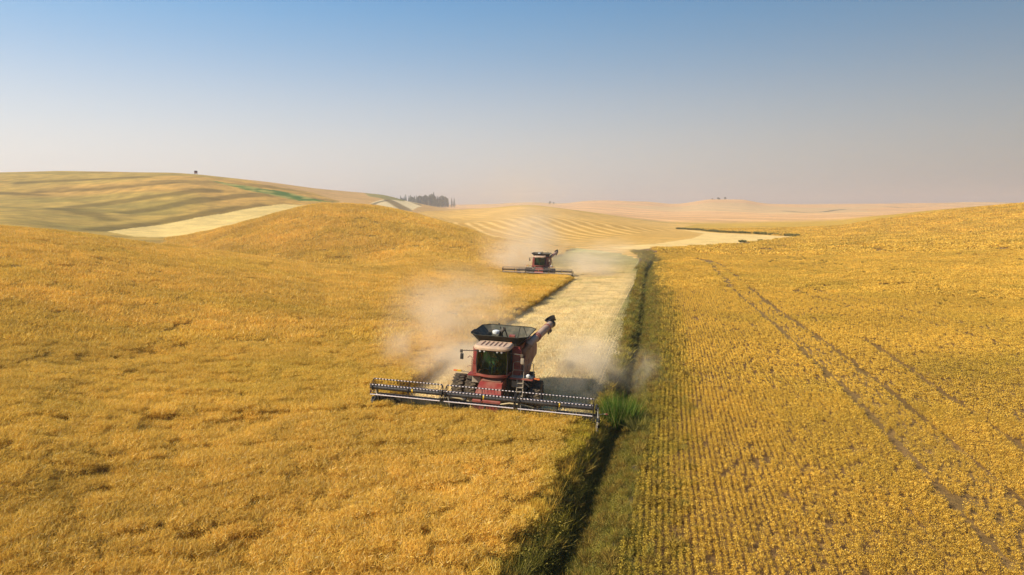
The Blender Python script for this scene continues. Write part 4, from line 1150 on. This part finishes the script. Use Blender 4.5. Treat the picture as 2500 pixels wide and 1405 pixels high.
    m = MB(); m.tube([(.90, -1.60, 1.9), (.93, -1.66, 2.6), (.88, -1.64, 3.3)], .035, 6); m.build('grab_rail', M_yel, cab, 40)
    # cab floor with curved red apron
    def apron(w, yb, bl, z): return arc(w, yb, bl, z) + [(w, -.5, z), (-w, -.5, z)]
    m = MB(); m.loft([apron(.90, -1.62, .30, 1.54), apron(1.02, -1.74, .38, 1.62), apron(1.02, -1.76, .38, 1.76)]); m.build('apron', M_red, cab, 40)
    m = MB(); m.box(-.95, .95, -.6, -.5, 1.76, 3.3); m.build('rear_wall', M_rearw, cab)
    m = MB(); m.box(-.30, .30, -1.05, -.95, 2.3, 3.05, .05); m.box(-.28, .28, -1.4, -.9, 2.15, 2.3, .05); m.box(-.15, .15, -1.2, -1.0, 1.76, 2.15); m.build('seat', M_frame, cab)
    m = MB(); m.tube([(0, -1.75, 1.78), (0, -1.6, 2.35)], .05); m.tube([(.19 * math.cos(a), -1.58 + .06 * math.sin(a), 2.38 + .17 * math.sin(a)) for a in [k * math.pi / 6 for k in range(12)]], .02, 6, closed=True); m.build('steering_wheel', M_grey, cab, 40)
    m = MB(); m.box(.35, .62, -1.6, -1.0, 1.78, 2.45, .04); m.box(.42, .7, -1.65, -1.6, 2.5, 2.75, .02); m.build('console', M_frame, cab)
    # roof
    def rr(w, y0, y1, z, cc): return [(-w, y0 + cc, z), (-w + cc * .35, y0 + cc * .35, z), (-w + cc, y0, z), (w - cc, y0, z), (w - cc * .35, y0 + cc * .35, z), (w, y0 + cc, z), (w, y1 - cc * .5, z), (w - cc * .5, y1, z), (-w + cc * .5, y1, z), (-w, y1 - cc * .5, z)]
    m = MB(); m.loft([rr(1.05, -2.22, -.5, 3.38, .4), rr(1.17, -2.36, -.44, 3.43, .45), rr(1.18, -2.37, -.42, 3.55, .46), rr(1.08, -2.27, -.5, 3.66, .42)])
    roof = m.build('roof', M_roof, cab, 30)
    for k in range(6):
        xx = -.72 + k * .29
        m = MB(); m.box(xx - .022, xx + .022, -1.95, -.75, 3.662, 3.70, .008); m.build('roof_rib', M_reddust, roof)
    m = MB(); m.box(-.95, .95, -2.2, -2.05, 3.30, 3.38, .02)
    m.build('visor', M_blk, cab)
    for xx in (-.7, -.42, .42, .7):
        m = MB(); m.lathe([(0, .055), (.05, .07), (.09, .06)], 'Y', (xx, -2.28, 3.34), 12); m.build('work_light', M_lamp, cab, 40)
    m = MB(); m.tube([(-.15, -2.17, 3.30), (-.55, -2.14, 2.55)], .015, 5); m.tube([(-.1, -2.17, 3.30), (-.62, -2.14, 2.25)], .012, 5); m.build('wiper', M_blk, cab)
    m = MB(); m.lathe([(0, .06), (.12, .06), (.16, .02)], 'Z', (.98, -.62, 3.55), 10); m.build('beacon', M_ora, cab, 40)
    # mirrors
    for sx in (-1, 1):
        far = 2.02 if sx < 0 else 1.95
        m = MB(); m.tube([(sx * 1.0, -1.7, 3.36), (sx * 1.5, -1.85, 3.38), (sx * far, -1.9, 3.36)], .03, 6); m.tube([(sx * far, -1.9, 3.42), (sx * far, -1.9, 2.85)], .022, 6); m.build('mirror_arm', M_frame, c, 40)
        m = MB(); m.box(sx * far - .11, sx * far + .11, -1.96, -1.86, 2.78, 3.16, .04); m.build('mirror', M_grey if sx > 0 else M_blk, c, 40)
        m = MB(); m.box(sx * far - .13, sx * far + .05, -1.96, -1.86, 3.2, 3.42, .04); m.build('mirror', M_frame, c, 40)
    # feeder house
    m = MB(); m.loft([[(-.72, -.4, .95), (.72, -.4, .95), (.72, -.4, 1.65), (-.72, -.4, 1.65)], [(-.74, -2.2, .62), (.74, -2.2, .62), (.74, -2.2, 1.42), (-.74, -2.2, 1.42)], [(-.9, -3.25, -.1), (.9, -3.25, -.1), (.9, -3.25, .55), (-.9, -3.25, .55)]])
    m.build('feeder_house', M_red, c, 35)
    m = MB(); m.box(-.62, .62, -1.95, -1.0, 1.54, 1.60, .01, rot=(R(9), 0, 0)); m.build('feeder_lid', M_reddust, c)
    # platforms, ladder, rails
    m = MB(); m.box(1.02, 2.55, -1.25, -.35, 1.56, 1.68, .02); plat = m.build('platform', M_red, c)
    m = MB(); m.box(1.04, 2.5, -1.22, -.4, 1.685, 1.70); m.build('deck_plate', M_grey, plat)
    m = MB(); m.box(-1.78, -1.02, -1.25, -.4, 1.56, 1.68, .02); m.build('platform', M_red, c)
    m = MB(); m.tube([(-1.75, -1.0, 1.72), (-2.25, -1.05, 1.78)], .03, 6); m.build('marker_arm', M_grey, c, 40)
    m = MB(); m.box(-2.55, -2.25, -1.10, -1.0, 1.72, 1.84, .02); m.build('marker_flag', M_yel, c)
    m = MB(); m.box(-2.80, -2.551, -1.10, -1.0, 1.73, 1.84, .02); m.build('marker_flag', M_ora, c, label='orange end of the side marker')
    m = MB(); m.box(2.56, 2.95, -.9, -.75, 1.56, 1.68, .02); m.build('marker_flag', M_ora, c)
    m = MB()
    for xx in (1.55, 1.95): m.tube([(xx, -1.44, -.2), (xx, -1.30, 1.6)], .035, 6)
    ld = m.build('ladder', M_grey, c)
    for k in range(6):
        m = MB(); m.box(1.56, 1.94, -1.48 + .02 * k, -1.30 + .02 * k, -.05 + .28 * k, -.01 + .28 * k); m.build('rung', M_grey, ld)
    m = MB(); rl = [(1.25, -1.2, 1.7), (1.2, -1.22, 2.05), (1.25, -1.22, 2.15), (1.25, -1.22, 2.65), (1.4, -1.22, 2.75), (1.9, -1.22, 2.75), (1.95, -1.22, 2.65), (1.95, -1.22, 1.7)]
    m.tube(rl, .026, 6); m.tube([(1.22, -1.22, 2.2), (1.95, -1.22, 2.2)], .022, 6); m.tube([(2.45, -.5, 1.7), (2.45, -.5, 2.5), (2.3, -.6, 2.62), (2.15, -.9, 2.5), (2.1, -1.1, 1.7)], .024, 6); m.build('handrail', M_grey, c, 40)
    m = MB(); m.tube([(-1.5, -1.1, 1.7), (-1.55, -1.1, 2.75), (-1.7, -1.1, 2.85), (-1.85, -1.1, 2.72)], .026, 6); m.tube([(-1.7, -.6, 1.7), (-1.7, -.6, 2.5), (-1.55, -1.1, 2.5)], .022, 6); m.tube([(-1.5, -1.1, 2.2), (-1.85, -1.1, 2.15), (-1.8, -1.1, 2.05)], .02, 6); m.build('handrail', M_reddust, c, 40)
    m = MB(); m.lathe([(0, .06), (.12, .14), (.16, .13)], 'Y', (2.25, -1.35, 1.85), 14); m.build('lamp', M_lamp, c, 40)
    m = MB(); m.tube([(1.2, -.5, 1.4), (2.0, -.8, 1.25), (2.3, -.6, .9)], .05, 6); m.build('hose', M_grey, c, 40); m = MB(); m.box(1.1, 1.9, -.9, -.4, .95, 1.4, .05); m.build('battery_box', M_grey, c); m = MB(); m.box(-1.6, -1.0, -.8, -.3, 1.0, 1.4, .05); m.build('battery_box', M_grey, c)
    # unloading auger folded back along the machine's left
    A0, A1, A2 = Vector((1.72, .55, 3.1)), Vector((1.95, .4, 3.62)), Vector((2.6, 5.3, 4.15))
    dA = (A2 - A1).normalized()
    m = MB(); m.tube([Vector((1.6, .7, 2.6)), A0, A1, A1 + dA * .3], .28, 14); m.build('auger_elbow', M_auger, c, 40)
    m = MB(); m.tube([A1 + dA * .15, A2], .26, 16); aug = m.build('unloading_auger', M_auger, c, 40)
    for f in (.28, .34, .80):
        q = A1 + (A2 - A1) * f; m = MB(); m.tube([q, q + dA * .09], .30, 16); m.build('clamp', M_red, aug, 40)
    m = MB()
    for f in (.78, .86, .92):
        q = A1 + (A2 - A1) * f; m.tube([q + Vector((.15, 0, -.2)), q + Vector((.18, .1, -.42))], .06, 8)
    m.tube([A1 + (A2 - A1) * .3 + Vector((-.2, 0, .16)), A1 + (A2 - A1) * .8 + Vector((-.2, 0, .16))], .02, 5); m.build('hydraulic_line', M_frame, aug, 40)
    m = MB(); m.tube([A2 - dA * .12, A2 + dA * .2, A2 + dA * .42 + Vector((-.04, -.05, .12)), A2 + dA * .52 + Vector((-.18, -.22, .34))], [.29, .34, .38, .42], 16, caps=False); m.build('spout', M_blk, aug, 40)
    m = MB(); q = A1 + (A2 - A1) * .38; m.tube([q + Vector((0, 0, -.2)), (1.75, q.y, 3.4)], .05, 6); m.tube([q + Vector((0, .5, -.1)), (1.5, q.y + .5, 3.4)], .04, 6); m.build('auger_cradle', M_frame, c)
    # wheels
    for xx in (-2.6, -1.72, 1.72, 2.6): wheel(c, xx, 0, .98, .78, .50)
    for xx in (-1.45, 1.45): wheel(c, xx, 3.9, .76, .62, .36, 'rear_wheel', 18)
    for ch in c.children:
        if not ch.name.startswith(('wheel', 'rear_wheel', 'chassis')): ch.location.z += .7
    cab.location.z += .16
    # ---------------- header
    hd = empty('header', (-.1, -3.3, -.12), 0, c)
    hw = HW
    m = MB(); m.box(-hw + .1, hw - .1, -.02, .10, .40, .58, .02); m.box(-hw + .1, hw - .1, -.02, .12, 1.12, 1.26, .02)
    for k in range(15):
        xx = -hw + .2 + k * (2 * hw - .4) / 14; m.box(xx - .04, xx + .04, 0, .09, .58, 1.12)
    m.build('back_frame', M_frame, hd)
    m = MB(); m.box(-hw + .1, -.95, -.06, -.03, .45, 1.15); m.build('back_sheet', M_tank, hd)
    m = MB(); m.box(.95, hw - .1, -.06, -.03, .45, 1.15); m.build('back_sheet', M_tank, hd)
    m = MB(); m.prism([(-.06, .42), (-1.15, .18), (-1.15, .14), (-.06, .36)], 'X', -hw + .1, -.9); m.build('draper_belt', M_belt, hd)
    m = MB(); m.prism([(-.06, .42), (-1.15, .18), (-1.15, .14), (-.06, .36)], 'X', .9, hw - .1); m.build('draper_belt', M_belt, hd)
    m = MB(); m.prism([(-.06, .40), (-1.15, .16), (-1.15, .12), (-.06, .34)], 'X', -.88, .88); m.build('draper_belt', M_belt, hd)
    m = MB(); m.box(-hw + .1, hw - .1, -1.27, -1.16, .10, .16)
    n = 90
    for k in range(n):
        xx = -hw + .18 + k * (2 * hw - .36) / (n - 1)
        m.loft([[(xx - .03, -1.27, .10), (xx + .03, -1.27, .10), (xx, -1.27, .16)], [(xx - .004, -1.42, .12), (xx + .004, -1.42, .12), (xx, -1.42, .128)]])
    cb = m.build('cutter_bar', M_blk, hd); cb['kind'] = 'stuff'
    # reel in three sections
    RY, RZ, RRd = -1.12, 1.95, .54
    for si, (xa, xb) in enumerate(((-hw + .22, -2.42), (-2.16, 2.16), (2.42, hw - .30))):
        rl_ = empty('reel', (0, 0, 0), 0, hd)
        m = MB(); m.tube([(xa + .05, RY, RZ), (xb - .05, RY, RZ)], .125, 16); m.build('reel_tube', M_blk, rl_, 40)
        yb_ = (xa * .45 + xb * .55) if si else (xa * .42 + xb * .58)
        m = MB(); m.tube([(yb_ - .04, RY, RZ), (yb_ + .05, RY, RZ)], .135, 16); m.build('yellow_band', M_yel, rl_, 40)
        for b in range(5):
            a = R(3 + 72 * b); by, bz = RY + RRd * math.cos(a), RZ + RRd * math.sin(a)
            m = MB(); m.tube([(xa, by, bz), (xb, by, bz)], .030, 6); m.build('bat', M_pale, rl_, 40)
            nt = int((xb - xa) / .20); m = MB()
            for k in range(nt):
                xx = xa + .08 + k * (xb - xa - .16) / (nt - 1)
                if b != 3: m.box(xx - .045, xx + .045, by - .036, by + .036, bz - .036, bz + .036)
                m.tube([(xx, by, bz), (xx, by + .07, bz - .14), (xx, by + .06, bz - .26)], .011, 4, caps=False)
            m.build('tines', M_blk, rl_, kind='stuff')
        for xx in (xa, (xa + xb) / 2 + .1, xb):
            m = MB()
            for b in range(5):
                a = R(3 + 72 * b); a2 = R(3 + 72 * (b + 1))
                p = Vector((xx, RY + RRd * math.cos(a), RZ + RRd * math.sin(a))); p2 = Vector((xx, RY + RRd * math.cos(a2), RZ + RRd * math.sin(a2)))
                m.tube([(xx, RY, RZ), p], .022, 5)
                mid = (p + p2) / 2; cen = Vector((xx, RY, RZ)); mid = cen + (mid - cen) * .86
                if xx != (xa + xb) / 2 + .1: m.tube([p, mid, p2], .018, 5)
            m.lathe([(-.03, .19), (.03, .19)], 'X', (xx, RY, RZ), 14); m.build('reel_spider', M_blk, rl_, 40)
    # reel arms
    for xx in (-hw + .08, -2.29, 2.29, hw - .14):
        ar = empty('reel_arm', (0, 0, 0), 0, hd)
        m = MB(); m.prism([(.05, 1.18), (.05, 1.34), (-.6, 2.05), (RY, RZ + .12), (RY - .08, RZ), (RY, RZ - .1), (-.6, 1.90)], 'X', xx - .04, xx + .04); m.build('arm_plate', M_blk, ar)
        m = MB(); m.tube([(xx + .08, -.02, .8), (xx + .08, -.62, 1.85)], .035, 8); m.build('hydraulic_ram', M_lamp, ar, 40)
        m = MB(); m.tube([(xx - .06, .05, 1.2), (xx - .12, -.1, 1.62), (xx - .05, -.5, 1.75), (xx + .05, -.8, 1.6), (xx + .03, RY, RZ + .2)], .022, 5); m.tube([(xx + .02, .05, 1.2), (xx + .1, -.2, 1.75), (xx + .02, -.3, 1.95)], .018, 5)
        m.build('hose', M_tan if abs(xx) < 3 else M_frame, ar, 40)
    # end dividers
    for sx in (-1, 1):
        m = MB(); x0 = sx * (hw - .06); m.prism([(.12, -.1), (.12, 1.2), (-.35, 1.15), (-.95, .85), (-1.5, .42), (-2.05, -.15), (-1.3, -.3)], 'X', x0 - .05, x0 + .06, .015)
        m.build('end_divider', M_frame if sx < 0 else M_grey, hd)
        m = MB(); m.loft([[(x0 - .10, -1.3, .1), (x0 + .10, -1.3, .1), (x0 + .06, -1.3, .62), (x0 - .06, -1.3, .62)], [(x0 - .02, -2.35, -.42), (x0 + .02, -2.35, -.42), (x0 + .01, -2.35, -.34), (x0 - .01, -2.35, -.34)]]); m.build('divider_nose', M_frame, hd)
        m = MB(); m.lathe([(-.03, .30), (.03, .30)], 'X', (x0 + sx * .1, -.45, .85), 20); m.lathe([(-.03, .14), (.03, .14)], 'X', (x0 + sx * .1, -.75, .55), 16); m.build('drive_pulley', M_blk, hd, 40)
        m = MB(); m.tube([(x0, .1, 1.2), (x0 + sx * .35, .1, 1.3), (x0 + sx * .45, .05, 1.3)], .025, 6); m.build('marker_arm', M_tan, hd, 40)
        m = MB(); m.lathe([(-.02, .07), (.02, .07)], 'Y', (x0 + sx * .48, .05, 1.3), 12); m.build('reflector', M_red, hd, 40)
    for sx in (-1, 1):
        m = MB(); m.tube([(sx * 1.0, .1, 1.25), (sx * 1.6, -.02, 1.42), (sx * 2.4, -.05, 1.4), (sx * 3.1, .02, 1.25)], .05, 6); m.build('hose', M_tan, hd, 40)
    m = MB(); m.box(-2.7, -1.2, -.02, .35, 1.26, 1.42, .05); m.build('header_cover', M_frame, hd)
    return c

def copy_tree(o, parent=None):
    c = o.copy(); COL.objects.link(c)
    if parent: c.parent = parent
    for ch in list(o.children): copy_tree(ch, c)
    return c

YAW1, YAW2 = -R(11.8), -R(9.5)
cmb = combine((C1[0], C1[1], gz(*C1)), YAW1, 'large red combine harvester in front, cutting canola right beside the ditch')
cmb2 = copy_tree(cmb)
cmb2.location = (C2[0], C2[1], gz(*C2)); cmb2.rotation_euler = (0, R(1.6), YAW2)
cmb.rotation_euler = (0, R(2.2), YAW1)
cmb2['label'] = 'small far red combine harvester cutting canola inside a plume of dust'
SCALE_OK = True

# ------------------------------------------------------------------ the operator
M_shirt = simple('green_shirt', (.12, .20, .15), .85); M_jeans = simple('blue_jeans', (.04, .08, .20), .85); M_skin = simple('skin', (.42, .24, .16), .6); M_cap = simple('cap', (.10, .13, .10), .8)
def skin_mesh(name, verts, edges, radii, mat, root=0):
    me = bpy.data.meshes.new(name); me.from_pydata([Vector(v) for v in verts], edges, [])
    ob = bpy.data.objects.new(name, me); COL.objects.link(ob)
    ob.modifiers.new('skin', 'SKIN')
    me.attributes if False else None
    bm = bmesh.new(); bm.from_mesh(me); lay = bm.verts.layers.skin.verify()
    for v, r in zip(bm.verts, radii): v[lay].radius = (r, r)
    bm.verts.ensure_lookup_table(); bm.verts[root][lay].use_root = True
    bm.to_mesh(me); bm.free()
    sb = ob.modifiers.new('sub', 'SUBSURF'); sb.levels = 1; sb.render_levels = 1
    dg = bpy.context.evaluated_depsgraph_get(); dg.update()
    me2 = bpy.data.meshes.new_from_object(ob.evaluated_get(dg)); bpy.data.objects.remove(ob)
    me2.materials.clear(); me2.materials.append(mat)
    me2.polygons.foreach_set('use_smooth', np.ones(len(me2.polygons), bool))
    return me2
V_ = [(0, 0, 0), (0, .02, .25), (0, .03, .48), (0, .01, .60), (0, -.02, .72), (0, -.02, .84),
      (-.20, .02, .47), (-.28, -.10, .25), (-.16, -.34, .22), (.20, .02, .47), (.29, -.10, .25), (.17, -.34, .22),
      (-.11, -.05, -.02), (-.16, -.45, .02), (-.16, -.52, -.38), (-.16, -.64, -.40), (.11, -.05, -.02), (.16, -.45, .02), (.16, -.52, -.38), (.16, -.64, -.40)]
E_ = [(0, 1), (1, 2), (2, 3), (3, 4), (4, 5), (2, 6), (6, 7), (7, 8), (2, 9), (9, 10), (10, 11), (0, 12), (12, 13), (13, 14), (14, 15), (0, 16), (16, 17), (17, 18), (18, 19)]
Rr = [.16, .16, .15, .055, .10, .085, .075, .05, .035, .075, .05, .035, .10, .075, .045, .04, .10, .075, .045, .04]
bodyme = skin_mesh('person', V_, E_, Rr, M_skin)
cm = Matrix.Translation(cmb.location) @ cmb.rotation_euler.to_matrix().to_4x4()
pp = cm @ Vector((-.05, -1.15, 3.06))
person = bpy.data.objects.new('person', bodyme); COL.objects.link(person); person.location = pp; person.rotation_euler = cmb.rotation_euler
tag(person, 'person in green shirt and blue jeans seated behind the harvester windscreen', 'person')
def cloth(name, keep, grow, mat):
    idx = [i for i in range(len(V_)) if i in keep]; mp_ = {i: k for k, i in enumerate(idx)}
    ed_ = [(mp_[a], mp_[b]) for a, b in E_ if a in mp_ and b in mp_]
    me = skin_mesh(name, [V_[i] for i in idx], ed_, [Rr[i] + grow for i in idx], mat)
    o = bpy.data.objects.new(name, me); COL.objects.link(o); o.parent = person
cloth('shirt', {0, 1, 2, 6, 7, 9, 10}, .02, M_shirt)
cloth('jeans', {0, 12, 13, 14, 16, 17, 18}, .022, M_jeans)
m = MB(); m.lathe([(.0, .115), (.06, .11), (.11, .07), (.125, .01)], 'Z', (0, -.03, .85), 14); m.box(-.07, .07, -.24, -.11, .85, .87); m.build('cap', M_cap, person, 40)

# ------------------------------------------------------------------ air: haze and the dust raised by the machines
def volume_mat(name, dens, color, aniso, noise=None, seed=0.0, shape='ball'):
    m = bpy.data.materials.new(name); m.use_nodes = True; n, l = m.node_tree.nodes, m.node_tree.links; n.clear()
    out = n.new('ShaderNodeOutputMaterial'); v = n.new('ShaderNodeVolumePrincipled')
    v.inputs['Color'].default_value = (*color, 1); v.inputs['Anisotropy'].default_value = aniso
    v.inputs['Density'].default_value = dens
    l.new(v.outputs[0], out.inputs['Volume'])
    if noise:
        tc = n.new('ShaderNodeTexCoord')
        ln = n.new('ShaderNodeVectorMath'); ln.operation = 'LENGTH'; l.new(tc.outputs['Object'], ln.inputs[0])
        nz = n.new('ShaderNodeTexNoise'); nz.inputs['Scale'].default_value = noise; nz.inputs['Detail'].default_value = 5; nz.noise_dimensions = '4D'; nz.inputs['W'].default_value = seed
        l.new(tc.outputs['Object'], nz.inputs['Vector'])
        nz.inputs['Roughness'].default_value = .62; nz.inputs['Distortion'].default_value = .6
        a = n.new('ShaderNodeMapRange'); a.inputs[1].default_value = 1.0; a.inputs[2].default_value = .0; a.inputs[3].default_value = 0; a.inputs[4].default_value = 1; l.new(ln.outputs['Value'], a.inputs[0])
        a2 = n.new('ShaderNodeMath'); a2.operation = 'POWER'; a2.inputs[1].default_value = 1.6; l.new(a.outputs[0], a2.inputs[0])
        b = n.new('ShaderNodeMapRange'); b.inputs[1].default_value = .40; b.inputs[2].default_value = .66; b.inputs[3].default_value = .0; b.inputs[4].default_value = 1; l.new(nz.outputs['Fac'], b.inputs[0])
        s2 = n.new('ShaderNodeMath'); s2.operation = 'MULTIPLY'; l.new(a2.outputs[0], s2.inputs[0]); l.new(b.outputs[0], s2.inputs[1])
        k = n.new('ShaderNodeMath'); k.operation = 'MULTIPLY'; k.inputs[1].default_value = dens; l.new(s2.outputs[0], k.inputs[0]); l.new(k.outputs[0], v.inputs['Density'])
    return m

mb = MB(); mb.box(-7600, 7600, -7600, 7600, float(GZ.min()) - 1.0, 95.0)
hz = mb.build('haze', volume_mat('haze_air', 1 / 2900.0, (.86, .86, .87), .38), kind='stuff')

def dust(cen, size, rz, dens, seed, label, tilt=(0, 0), noise=1.6, color=(1.0, .85, .62)):
    mb = MB(); bmesh.ops.create_icosphere(mb.bm, subdivisions=3, radius=1.0)
    o = mb.build('dust_cloud', volume_mat('dust_%d' % seed, dens, color, -.25, noise, seed * 3.7), kind='stuff', label=label)
    o.location = cen; o.scale = size; o.rotation_euler = (tilt[0], tilt[1], rz)
    return o
def loc1(x, y, z):  # in the near machine's own directions (x to its left as it faces us, y behind it)
    v = Matrix.Rotation(-AH, 4, 'Z') @ Vector((x, y, z)); return (C1[0] + v.x, C1[1] + v.y, gz(*C1) + z)
def loc2(x, y, z):
    v = Matrix.Rotation(-AH, 4, 'Z') @ Vector((x, y, z)); return (C2[0] + v.x, C2[1] + v.y, gz(*C2) + z)
DUSTS = [
 (loc1(4.9, 7.5, 1.3), (4.4, 9.5, 2.8), 0, .55, 1, 'pale dust boiling up behind the right side of the near harvester', (0, 0), 2.0),
 (loc1(-4.5, 7.5, 1.0), (5.0, 9.5, 2.8), 0, .62, 2, 'tawny dust trailing behind the left side of the near harvester', (0, 0), 2.0),
 (loc1(-9.0, 19, 3.0), (8.0, 20, 6.0), R(16), .19, 3, 'thin dust drifting over the uncut canola left of the near harvester', (0, 0), 1.7),
 (loc1(-10.2, 9.5, 1.8), (3.2, 7.5, 3.6), R(10), .26, 4, 'bright wisp of dust rising over the canola edge', (0, 0), 1.5),
 (loc1(9.4, 10.5, .4), (2.0, 9.5, 1.8), 0, .16, 5, 'pinkish dust hanging in the ditch beside the harvested strip', (0, 0), 1.8),
 (loc2(9, 8, 2.0), (8.5, 13, 4.0), 0, .42, 6, 'dust behind the right side of the far harvester', (0, 0), 2.0),
 (loc2(-6, 9, 2.8), (11, 13, 5.5), 0, .42, 7, 'pale dust behind the left side of the far harvester', (0, 0), 2.0),
 (loc2(-9, 34, 7), (15, 34, 11.0), 0, .10, 8, 'tall thin plume of dust climbing behind the far harvester', (0, 0), 1.6),
 (loc2(8, 38, 2.5), (17, 34, 5.0), 0, .08, 9, 'low veil of dust over the cut ground behind the far harvester', (0, 0), 1.6),
 (loc2(-32, 120, 18), (45, 90, 22.0), 0, .007, 10, 'faint tall dust drifting to the skyline', (0, 0), 1.3),
]
for d_ in DUSTS: dust(d_[0], d_[1], -AH + d_[2], d_[3], d_[4], d_[5], d_[6], d_[7])
